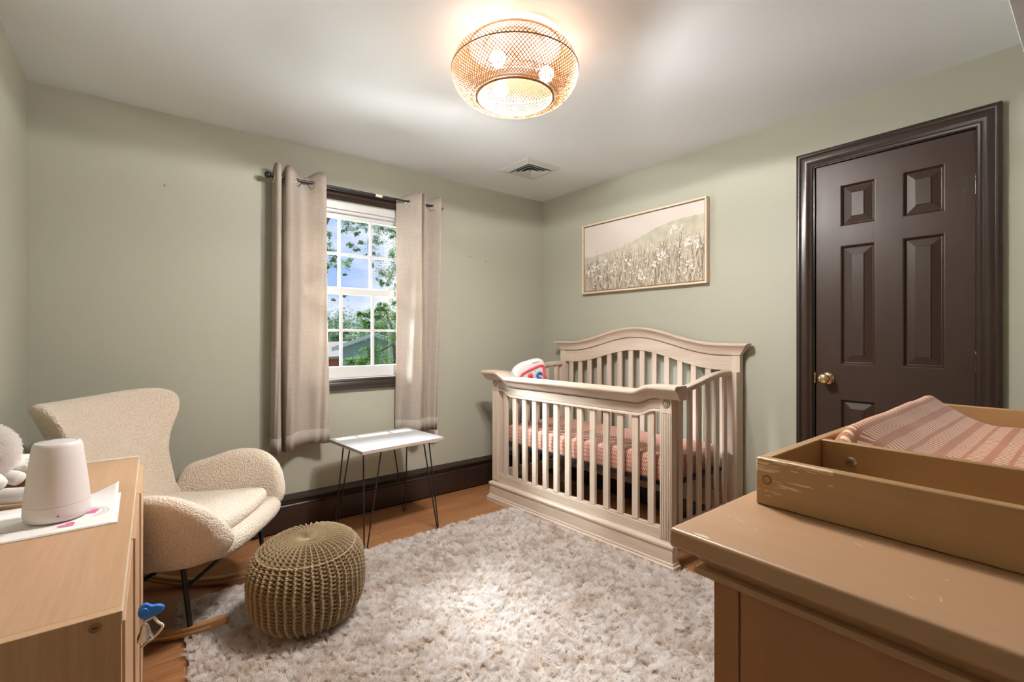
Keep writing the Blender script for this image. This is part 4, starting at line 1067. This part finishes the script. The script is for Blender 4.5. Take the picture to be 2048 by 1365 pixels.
# toy hanging from the cabinet front
hy, hz = 1.42, .478
ht = thing('rattle_toy', 'bright blue toy with a small silver bell hooked on the front of the oak cabinet', 'toy', (-.004, hy, hz)); ht.scale = (.84, .84, .84)
ol = smooth_curve([(-.004, .004), (-.002, .026), (.012, .036), (.026, .026), (.044, .022), (.056, .012), (.050, -.002), (.030, -.008), (.010, -.010)], 5, True)
b = B(); b.puff(ol, .007, lambda p, q, w_: (p+.006, w_, q+.022), rr=.004); obj('blue_wing', b, 'blue_plastic', ht, smooth=60)
b = B(); b.lathe([(.010, 0), (.013, .004), (.010, .008)], 18, (.014, -.009, .035), 'y'); obj('blue_boss', b, 'blue_plastic', ht, smooth=50)
b = B(); b.tube([(.010, 0, .018), (.010, 0, -.002)], .004, 10); obj('stem', b, 'cream_plastic', ht)
b = B(); b.lathe([(.006, -.002), (.010, -.008), (.013, -.022), (.017, -.034), (.0215, -.040), (.021, -.044), (.017, -.045)], 24, (.017, 0, 0)); obj('bell', b, 'chrome', ht, smooth=50)
b = B(); b.tube(smooth_curve([(.0075, 0, -.004), (.02, 0, .006), (.036, 0, .010), (.042, 0, .000), (.048, 0, -.010), (.056, 0, -.018), (.056, 0, -.028), (.040, 0, -.046), (.022, 0, -.056), (.0075, 0, -.066)], 5), .0036, 8); obj('loop_frame', b, 'cream_plastic', ht, smooth=60)

# sound machine
nm = thing('sound_machine', 'white tapered sound machine night light standing on the printed cards', 'sound machine', (-.144, 1.462, CT+.0046)); nm.scale = (1.08, 1.08, 1.10)
prof = [(.030, .0), (.044, .001), (.0505, .006), (.0525, .016), (.0520, .030), (.0516, .0335)]
b = B(); b.lathe(prof, 48); tag(obj('base', b, 'machine', nm, smooth=50), 'glossier base band')
b = B(); b.lathe([(.0514, .034), (.0508, .044), (.0465, .085), (.0420, .125), (.0388, .148), (.0360, .1545), (.0325, .1560), (.0300, .1548)], 48); obj('body', b, 'machine', nm, smooth=50)
b = B(); b.lathe([(.001, .1552), (.0285, .1552), (.0295, .1545)], 40, cap0=False, cap1=False); obj('speaker_grille', b, 'machine_grille', nm, smooth=50)
b = B(); b.lathe([(.0297, .1556), (.0309, .1560)], 40, cap0=False, cap1=False); obj('grille_ring', b, 'chrome', nm, smooth=50)
b = B(); q = math.radians(-84); b.ball((.0525*math.cos(q), .0525*math.sin(q), .016), .0011, 10, 6); obj('microphone_hole', b, 'dark_hole', nm)
# printed cards
cd = thing('printed_card', 'pale printed card with pink hearts and grey arcs under the sound machine', 'card', (-.300, 1.352, CT))
cwid, cdep = .262, .250
b = B(); b.box(0, cwid, 0, cdep, .0002, .0024); obj('lower_sheet', b, 'paper', cd, smooth=0)
def curl(x, y): 
    k = max(0, (x/cwid-.62)/.38)*max(0, (y/cdep-.45)/.55); return .0030+.030*k**1.8
b = B(); b.grid(lambda u, v: (.002+u*(cwid-.006), .003+v*(cdep-.006), curl(u*cwid, v*cdep)), 40, 40); o = obj('upper_sheet', b, 'paper', cd, smooth=60); md = o.modifiers.new('t', 'SOLIDIFY'); md.thickness = .0006
def stroke(pts, wd): 
    b = B(); vs, fs = [], []; P = [Vector((p[0], p[1], 0)) for p in pts]
    for i, p in enumerate(P):
        dd = (P[min(i+1, len(P)-1)]-P[max(i-1, 0)]).normalized(); nn = Vector((-dd.y, dd.x, 0))*wd
        for q in (p+nn, p-nn): vs.append((q.x, q.y, curl(q.x, q.y)+.0012))
    for i in range(len(P)-1): fs.append((2*i, 2*i+1, 2*i+3, 2*i+2))
    return b.add(vs, fs)
def merge(bs):
    o = B()
    for q in bs: o.add(q.v, q.f)
    return o
M['ink_purple'] = plain('purple_ink', (.30, .16, .30, 1), .7); M['ink_grey'] = plain('grey_ink', (.36, .34, .36, 1), .7); M['ink_pink'] = plain('pink_ink', (.62, .16, .32, 1), .7); M['ink_pale'] = plain('pale_ink', (.64, .58, .58, 1), .7)
sc_ = [stroke([(x0+.004*i+.004*math.cos(i*2.1), .052+.0035*math.sin(i*2.1)+.002*math.sin(i*.6)) for i in range(14)], .0007) for x0 in (.035, )]
sc_ += [stroke([(.025+.012*i, .042+.001*math.sin(i)) for i in range(6)], .0006), stroke([(.02+.006*i+.003*math.cos(i*2.4), .066+.004*math.sin(i*2.4)) for i in range(16)], .0008)]
obj('purple_script', merge(sc_), 'ink_purple', cd, smooth=0)
obj('grey_motif', merge([stroke([(.045+.004*i+.005*math.cos(i*1.9), .020+.004*math.sin(i*1.9)) for i in range(9)], .0008)]), 'ink_grey', cd, smooth=0)
def heart(cx, cy, s, rot):
    pts = []
    for k in range(24):
        a = 2*PI*k/24; x = 16*math.sin(a)**3; y = 13*math.cos(a)-5*math.cos(2*a)-2*math.cos(3*a)-math.cos(4*a)
        x, y = x*s, y*s; pts.append((cx+x*math.cos(rot)-y*math.sin(rot), cy+x*math.sin(rot)+y*math.cos(rot)))
    b = B(); vs = [(x, y, curl(x, y)+.0012) for x, y in pts]+[(cx, cy, curl(cx, cy)+.0012)]
    return b.add(vs, [(k, (k+1) % 24, 24) for k in range(24)])
obj('pink_heart', merge([heart(.212, .112, .0011, .5), heart(.178, .040, .0010, .7)]), 'ink_pink', cd, smooth=0)
obj('pale_arc', merge([stroke([(.205+rr*math.cos(a), .105+rr*math.sin(a)) for a in np.linspace(-1.2, 1.5, 24)], .0022) for rr in (.030, .038)]), 'ink_pale', cd, smooth=0)

# plush bunny at the left edge
bn = thing('plush_toy', 'white fluffy plush animal sitting on the oak cabinet by the left wall', 'plush toy', (-.312, 1.700, CT))
b = B(); b.ball((-.035, .01, .062), (.050, .058, .060), 28, 18); body = obj('body', b, 'fur', bn, smooth=60)
b = B(); b.ball((.004, -.01, .130), (.068, .066, .066), 26, 16); head = obj('head', b, 'fur', bn, smooth=60)
for s_ in (-1, 1):
    P = smooth_curve([(-.02, s_*.03-.01, .175), (-.02, s_*.045-.01, .23), (.0, s_*.055-.01, .262), (.028, s_*.058-.01, .262)], 5)
    b = B(); b.tube(P, [.008+.010*math.sin(PI*(i_+1)/17) for i_ in range(len(P))], 12); obj('ear', b, 'fur', bn, smooth=60)
def limb(name, P, r0):
    P = smooth_curve(P, 5); n_ = len(P); b = B(); b.tube(P, [r0*math.sqrt(max(.02, 1-max(0, (i_/(n_-1)-.72)/.28)**2)) for i_ in range(n_)], 16); return obj(name, b, 'fur', bn, smooth=60)
limb('leg', [(.01, -.03, .026), (.055, -.055, .026), (.105, -.075, .026), (.135, -.085, .026)], .0195)
limb('leg', [(-.04, -.07, .034), (-.02, -.13, .036), (-.005, -.165, .038)], .029)
b = B(); b.ball((-.002, -.176, .038), (.020, .010, .022), 16, 10); tag(obj('foot_pad', b, 'pad_tan', bn, smooth=60), 'tan foot pad')
limb('arm', [(.0, -.05, .085), (.035, -.075, .070), (.052, -.09, .052)], .024)
limb('arm', [(.02, .0, .075), (.065, -.012, .060), (.082, -.02, .052)], .017)
def fur_on(c, r, n, ln, par):
    q = RNG.normal(0, 1, (n, 3)); q /= np.linalg.norm(q, axis=1)[:, None]; roots = np.array(c)+q*np.array(r)
    j = RNG.normal(0, .55, (n, 3)); L = ln*RNG.uniform(.6, 1.2, n)[:, None]; dr_ = (q+j); dr_ /= np.linalg.norm(dr_, axis=1)[:, None]
    ok = roots[:, 2]+dr_[:, 2]*ln > .012; roots, dr_, L = roots[ok], dr_[ok], L[ok]
    hair('fur', roots, lambda t: dr_*L*t+np.array([0, 0, -.25])*L*t*t, .0006, 'fur_hair', par, 4)
fur_on((-.035, .01, .062), (.050, .058, .060), 6000, .010, body)
fur_on((.004, -.01, .130), (.068, .066, .066), 20000, .011, head)
# little pillow behind it
pw_ = thing('small_pillow', 'small pillow with a grey leaf print lying on the oak cabinet behind the sound machine', 'pillow', (-.275, 1.900, CT), math.radians(-8)); pw_.scale = (.78, 1., 1.05)
ol = smooth_curve([(-.13, -.075), (0, -.068), (.13, -.075), (.122, 0), (.13, .075), (0, .068), (-.13, .075), (-.122, 0)], 5, True)
b = B(); b.puff(ol, .010, lambda p, q, w2: (p, q, .042+w2*(1+2.1*max(0, 1-(p/.13)**2)*max(0, 1-(q/.076)**2))), rr=.010, rings=7); obj('cover', b, 'pillow', pw_, smooth=60)
b = B(); b.tube([(.045, .03, .066), (.06, .032, .078), (.075, .03, .080)], .003, 8); tag(obj('green_tab', b, plain('green_ribbon', (.05, .22, .15, 1), .7), pw_), 'green ribbon tab')

# ------------------------------------------------------------------ outside
def ray(px, py):
    f, yaw = 941.16, .66964; u = (px-1024)/f; v = -(py-671.23)/f; c, s = math.cos(yaw), math.sin(yaw)
    return Vector((c*u+s, -s*u+c, v))
def at(px, py, dist): return Vector((0, 0, CAMH))+ray(px, py)*dist
GZ = -3.2
M['lawn'] = plain('lawn', (.10, .16, .05, 1), .95)
def leaf_mat(name, c1, c2):
    t = NT(name); g = t.node('ShaderNodeObjectInfo'); n = t.noise(t.coord(), 2.2, 3); col = t.mix(n, c1, c2)
    t.base(col, .55, 0, .3); tr = t.node('ShaderNodeBsdfTranslucent'); t.l.new(col, tr.inputs[0]); mx = t.node('ShaderNodeMixShader'); mx.inputs[0].default_value = .35
    t.l.new(t.b.outputs[0], mx.inputs[1]); t.l.new(tr.outputs[0], mx.inputs[2]); t.l.new(mx.outputs[0], t.out.inputs[0]); return t.m
M['leaf'] = leaf_mat('maple_leaf', (.085, .21, .045, 1), (.22, .40, .10, 1))
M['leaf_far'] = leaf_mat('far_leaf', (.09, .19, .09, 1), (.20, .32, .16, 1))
M['bark'] = plain('bark', (.09, .07, .055, 1), .9)
b = B(); b.box(-60, 120, 4.5, 200, GZ-.2, GZ); struct(obj('ground_outside', b, 'lawn', smooth=0))
b = B(); b.box(XL-.6, XR+.6, YW+.15, YW+.70, 2.42, 2.52); struct(obj('roof_eave', b, 'white', smooth=0))
def leaves(b, centers, n, size, R):
    for c, rad in centers:
        subs = []
        for _ in range(8):
            d_ = Vector((R.gauss(0, 1), R.gauss(0, 1), R.gauss(0, .8)))*rad*.6; subs.append((Vector(c)+d_, rad*R.uniform(.12, .55), Vector((R.gauss(0, 1), R.gauss(0, 1), R.gauss(0, .6)))))
        for _ in range(n or int(50+4200*rad)):
            sc_, sr, ax = R.choice(subs); d_ = Vector((R.gauss(0, .6), R.gauss(0, .6), R.gauss(0, .5)))*sr+ax*sr*R.gauss(0, .55); p = sc_+d_
            a = Vector((R.gauss(0, 1), R.gauss(0, 1), R.gauss(0, .6))).normalized(); q = a.orthogonal().normalized(); s = size*R.uniform(.6, 1.3)
            b.add([p-a*s, p-q*s*.6, p+a*s, p+q*s*.6], [(0, 1, 2, 3)])
def tree(label, base, top_centers, n, size, limbs, mat, seed, group='trees outside the window'):
    R = random.Random(seed); root = thing('tree', label, 'tree', (base[0], base[1], GZ), 0, group); o_ = Vector((base[0], base[1], GZ))
    b = B(); leaves(b, [(Vector(c)-o_, r) for c, r in top_centers], n, size, R); obj('crown', b, mat, root, smooth=0, fix=False)
    b = B()
    for pts, r0 in limbs:
        P = [Vector(p)-o_ for p in pts]; b.tube(P, [r0*(1-.75*i/(len(P)-1)) for i in range(len(P))], 8)
    obj('trunk', b, 'bark', root, smooth=60)
# near tree on the right: sprays in front of the sky and a full lower crown
D1 = 9.
cs = [(at(790, 470, D1), .38), (at(770, 455, D1), .26), (at(800, 500, D1), .32), (at(752, 480, D1), .12), (at(800, 440, D1), .4), (at(780, 562, D1), .22), (at(800, 560, D1), .22), (at(762, 565, D1), .07), (at(812, 535, D1), .2)]
for px, py, r in ((690, 445, .14), (705, 442, .14), (722, 448, .12), (735, 440, .12), (715, 470, .05), (700, 490, .06), (722, 485, .05), (712, 500, .05), (685, 462, .05), (745, 505, .04), (660, 505, .11), (668, 518, .08), (690, 528, .11), (652, 532, .12), (700, 520, .04), (690, 550, .03), (655, 470, .06), (650, 490, .08), (730, 512, .03), (742, 530, .05), (668, 600, .03), (690, 590, .04), (790, 605, .05)):
    cs.append((at(px, py, D1), r))
tr_b = at(830, 671, D1)
tree('leafy branches of the near tree against the sky in the upper window panes', (tr_b.x, tr_b.y), cs, None, .0165, [([(tr_b.x, tr_b.y, GZ), at(838, 671, D1), at(830, 560, D1), at(818, 450, D1), at(800, 360, D1)], .22), ([at(818, 480, D1), at(785, 462, D1), at(765, 458, D1)], .02), ([at(660, 425, D1), at(650, 450, D1), at(640, 470, D1)], .055), ([at(640, 470, D1), at(655, 500, D1), at(690, 525, D1)], .02), ([at(800, 360, D1), at(700, 385, D1), at(660, 425, D1)], .06)], 'leaf', 11)
D2 = 13.
cs = [(at(765, 650, D2), .42), (at(790, 650, D2), .5), (at(775, 690, D2), .5), (at(800, 690, D2), .6), (at(785, 720, D2), .45), (at(745, 725, D2), .3), (at(752, 630, D2), .22), (at(735, 655, D2), .16), (at(765, 615, D2), .13), (at(795, 625, D2), .3), (at(722, 722, D2), .2), (at(740, 705, D2), .18), (at(705, 725, D2), .14), (at(728, 632, D2), .07), (at(718, 628, D2), .05)]
t2 = at(790, 671, D2)
tree('bushy green tree filling the lower right window panes', (t2.x, t2.y), cs, 1100, .026, [([(t2.x, t2.y, GZ), at(792, 720, D2), at(785, 660, D2), at(770, 620, D2)], .09), ([at(785, 690, D2), at(755, 705, D2), at(715, 722, D2)], .03)], 'leaf', 12)
D3 = 34.
cs = [(at(650, 650, D3), 1.6), (at(630, 645, D3), 2.0), (at(668, 658, D3), 1.1)]
t3 = at(640, 671, D3)
tree('light green rounded tree low in the left window panes', (t3.x, t3.y), cs, 900, .11, [([(t3.x, t3.y, GZ), at(645, 660, D3)], .3)], 'leaf_far', 13)
D4 = 55.
cs = [(at(620+17*i, 672+5*math.sin(i*1.9), D4), 1.9+.5*math.sin(i*2.3)) for i in range(15)]+[(at(630+15*i, 694, D4*.8), 1.6) for i in range(14)]
t4 = at(700, 671, D4)
hd = B(); leaves(hd, [(c, r) for c, r in cs], 700, .16, random.Random(14)); tag(obj('treeline', hd, 'leaf_far', smooth=0, fix=False), 'distant line of trees on the horizon behind the houses', 'trees', kind='stuff')
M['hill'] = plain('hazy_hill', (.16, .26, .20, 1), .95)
b = B(); b.grid(lambda u, v: (-40+200*u, 120+60*v, GZ+(4.9+1.5*math.sin(u*9)+.8*math.sin(u*23))*math.sin(PI*min(1, v*1.0+.02))), 60, 12); struct(obj('hills', b, 'hill', smooth=60))
# houses
M['shingle'] = plain('grey_shingle', (.20, .185, .185, 1), .8); M['brick'] = plain('red_brick', (.36, .10, .06, 1), .85, bump=(60, .5, .01)); M['siding'] = plain('pale_siding', (.50, .51, .51, 1), .6); M['teal_roof'] = plain('pale_teal_roof', (.20, .29, .29, 1), .6)
def house(label, c, w, d, zb, ze, zr, rz, wall, roof, extra=None):
    h = thing('house', label, 'house', (c.x, c.y, GZ), rz, 'houses seen through the window')
    b = B(); b.box(-w, w, -d, d, 0, ze-GZ); b.add([(-w, -d, ze-GZ), (-w, d, ze-GZ), (-w, 0, zr-GZ), (w, -d, ze-GZ), (w, d, ze-GZ), (w, 0, zr-GZ)], [(0, 1, 2), (3, 5, 4), (0, 2, 5, 3), (1, 4, 5, 2)]); obj('walls', b, wall, h, smooth=0)
    b = B(); e = .3
    for s in (-1, 1):
        k = (zr-ze)/d; b.add([(-w-e, s*(d+e), ze-GZ-e*k), (w+e, s*(d+e), ze-GZ-e*k), (w+e, 0, zr-GZ), (-w-e, 0, zr-GZ), (-w-e, s*(d+e), ze-GZ-e*k+.15), (w+e, s*(d+e), ze-GZ-e*k+.15), (w+e, 0, zr-GZ+.15), (-w-e, 0, zr-GZ+.15)], [(0, 1, 2, 3), (4, 5, 6, 7), (0, 1, 5, 4), (1, 2, 6, 5), (2, 3, 7, 6), (3, 0, 4, 7)])
    obj('roof', b, roof, h, smooth=0)
    b = B()
    for x in (-w*.5, w*.45):
        b.box(x-.45, x+.45, -d-.03, -d, (ze-GZ)*.35, (ze-GZ)*.8)
    obj('window', b, 'dark_hole', h, smooth=0); return h
c1 = at(634, 703, 30)
house('red brick house with a grey roof low in the left window panes', c1, 2.4, 1.9, GZ, -.15, .60, math.radians(25), 'brick', 'shingle')
c2 = at(750, 700, 19)
house('pale teal gabled house with a white roof edge, half hidden by the bushy tree', c2, 1.0, 1.2, GZ, .68, 1.12, math.radians(66), 'teal_roof', 'siding')

# ------------------------------------------------------------------ sky and lights
wd = bpy.data.worlds.new('sky'); SC.world = wd; wd.use_nodes = True; nt = wd.node_tree; nn, ll = nt.nodes, nt.links
bg = nn['Background']; tc = nn.new('ShaderNodeTexCoord'); sp = nn.new('ShaderNodeSeparateXYZ'); ll.new(tc.outputs['Generated'], sp.inputs[0])
rp = nn.new('ShaderNodeValToRGB'); ll.new(sp.outputs[2], rp.inputs[0]); e = rp.color_ramp.elements
e[0].position = 0.; e[0].color = (.40, .54, .93, 1); e[1].position = .45; e[1].color = (.17, .33, .86, 1)
mp = nn.new('ShaderNodeMapping'); mp.inputs['Scale'].default_value = (1, 1, 2.2); mp.inputs['Location'].default_value = (.35, .1, .25); ll.new(tc.outputs['Generated'], mp.inputs[0])
ns = nn.new('ShaderNodeTexNoise'); ns.inputs['Scale'].default_value = 4.2; ns.inputs['Detail'].default_value = 5; ll.new(mp.outputs[0], ns.inputs['Vector'])
cr = nn.new('ShaderNodeValToRGB'); ll.new(ns.outputs['Fac'], cr.inputs[0]); cr.color_ramp.elements[0].position = .40; cr.color_ramp.elements[0].color = (0, 0, 0, 1); cr.color_ramp.elements[1].position = .58; cr.color_ramp.elements[1].color = (.85, .85, .85, 1)
mx = nn.new('ShaderNodeMix'); mx.data_type = 'RGBA'; ll.new(cr.outputs[0], mx.inputs[0]); ll.new(rp.outputs[0], mx.inputs[6]); mx.inputs[7].default_value = (.92, .88, .95, 1)
ll.new(mx.outputs[2], bg.inputs[0]); bg.inputs[1].default_value = 1.3

def sun(name, d_, strength, angle, col):
    L = bpy.data.lights.new(name, 'SUN'); L.energy = strength; L.angle = angle; L.color = col
    o = bpy.data.objects.new(name, L); COL.objects.link(o); o.rotation_euler = Vector(d_).to_track_quat('-Z', 'Y').to_euler(); o.location = (1, 9, 9); return o
sun('sun', (.02, -.455, -.89), 10.0, math.radians(.6), (1., .95, .88))
sun('sky_light', (.05, -1, -.60), 2.5, math.radians(110), (.86, .93, 1.))
def window_fill(p, target, power, radius, cone, col):  # added spot lamps outside, aimed in through the window to brighten the room
    L = bpy.data.lights.new('window_fill', 'SPOT'); L.energy = power; L.shadow_soft_size = radius; L.spot_size = math.radians(cone); L.spot_blend = .2; L.color = col
    o = bpy.data.objects.new('window_fill', L); COL.objects.link(o); o.location = p; o.rotation_euler = (Vector(target)-Vector(p)).to_track_quat('-Z', 'Y').to_euler()
for k in range(3):                                              # the three bulbs of the ceiling lamp: light thrown down through the open bottom and out through the weave
    a = math.radians(200+120*k)
    for r_, z_, tilt, en in ((.10, .158, 0, 36), (.172, .100, 15, 43)):
        L = bpy.data.lights.new('lamp_light', 'SPOT'); L.energy = en; L.shadow_soft_size = .03; L.spot_size = math.radians(180); L.spot_blend = .06; L.color = (1., .975, .95)
        o = bpy.data.objects.new('lamp_light', L); COL.objects.link(o); o.location = (LX+r_*math.cos(a), LY+r_*math.sin(a), H-z_)
        t_ = math.radians(tilt); o.rotation_euler = Vector((math.cos(a)*math.sin(t_), math.sin(a)*math.sin(t_), -math.cos(t_))).to_track_quat('-Z', 'Y').to_euler()
WC = (1.12, YW+.05, 1.42)
window_fill((1.1, 7.2, 5.0), WC, 10000, 1.1, 17, (.90, .95, 1.))
window_fill((-2.4, 6.2, 4.0), WC, 19000, 1.1, 17, (.90, .95, 1.))
window_fill((4.6, 6.2, 4.0), WC, 9000, 1.1, 17, (.90, .95, 1.))
for k in range(7):                                              # added low spots outside, aimed up through the window to brighten the ceiling
    a = math.radians(-57+19*k); window_fill((1.12+5.2*math.sin(a), YW+5.2*math.cos(a), -.75-.35*(k % 2)), WC, 1700, 1.25, 19, (.93, .99, 1.))
for k_, a in enumerate((-60, -42, -24, 46, 60)):  # more added spots, set higher, to brighten the upper walls
    a = math.radians(a); window_fill((1.12+5.6*math.sin(a), YW+5.6*math.cos(a), .25), WC, (1300 if k_ < 2 else 2600), 1.2, 19, (.93, .98, 1.))

# ------------------------------------------------------------------ camera and view
cam = bpy.data.cameras.new('camera'); cam.sensor_width = 36; cam.lens = 941.16/2048*36; cam.shift_y = -11.27/2048; cam.clip_start = .02; cam.clip_end = 500
co = bpy.data.objects.new('camera', cam); COL.objects.link(co); co.location = (0, 0, CAMH); co.rotation_euler = (PI/2, 0, -.66964); SC.camera = co
SC.view_settings.view_transform = 'Standard'; SC.view_settings.look = 'None'; SC.view_settings.gamma = 1; SC.view_settings.use_curve_mapping = False
SC.view_settings.exposure = .12
cy = SC.cycles; cy.max_bounces = 10; cy.diffuse_bounces = 6; cy.transparent_max_bounces = 12; cy.caustics_reflective = False; cy.caustics_refractive = False; cy.sample_clamp_indirect = 8; cy.use_denoising = True
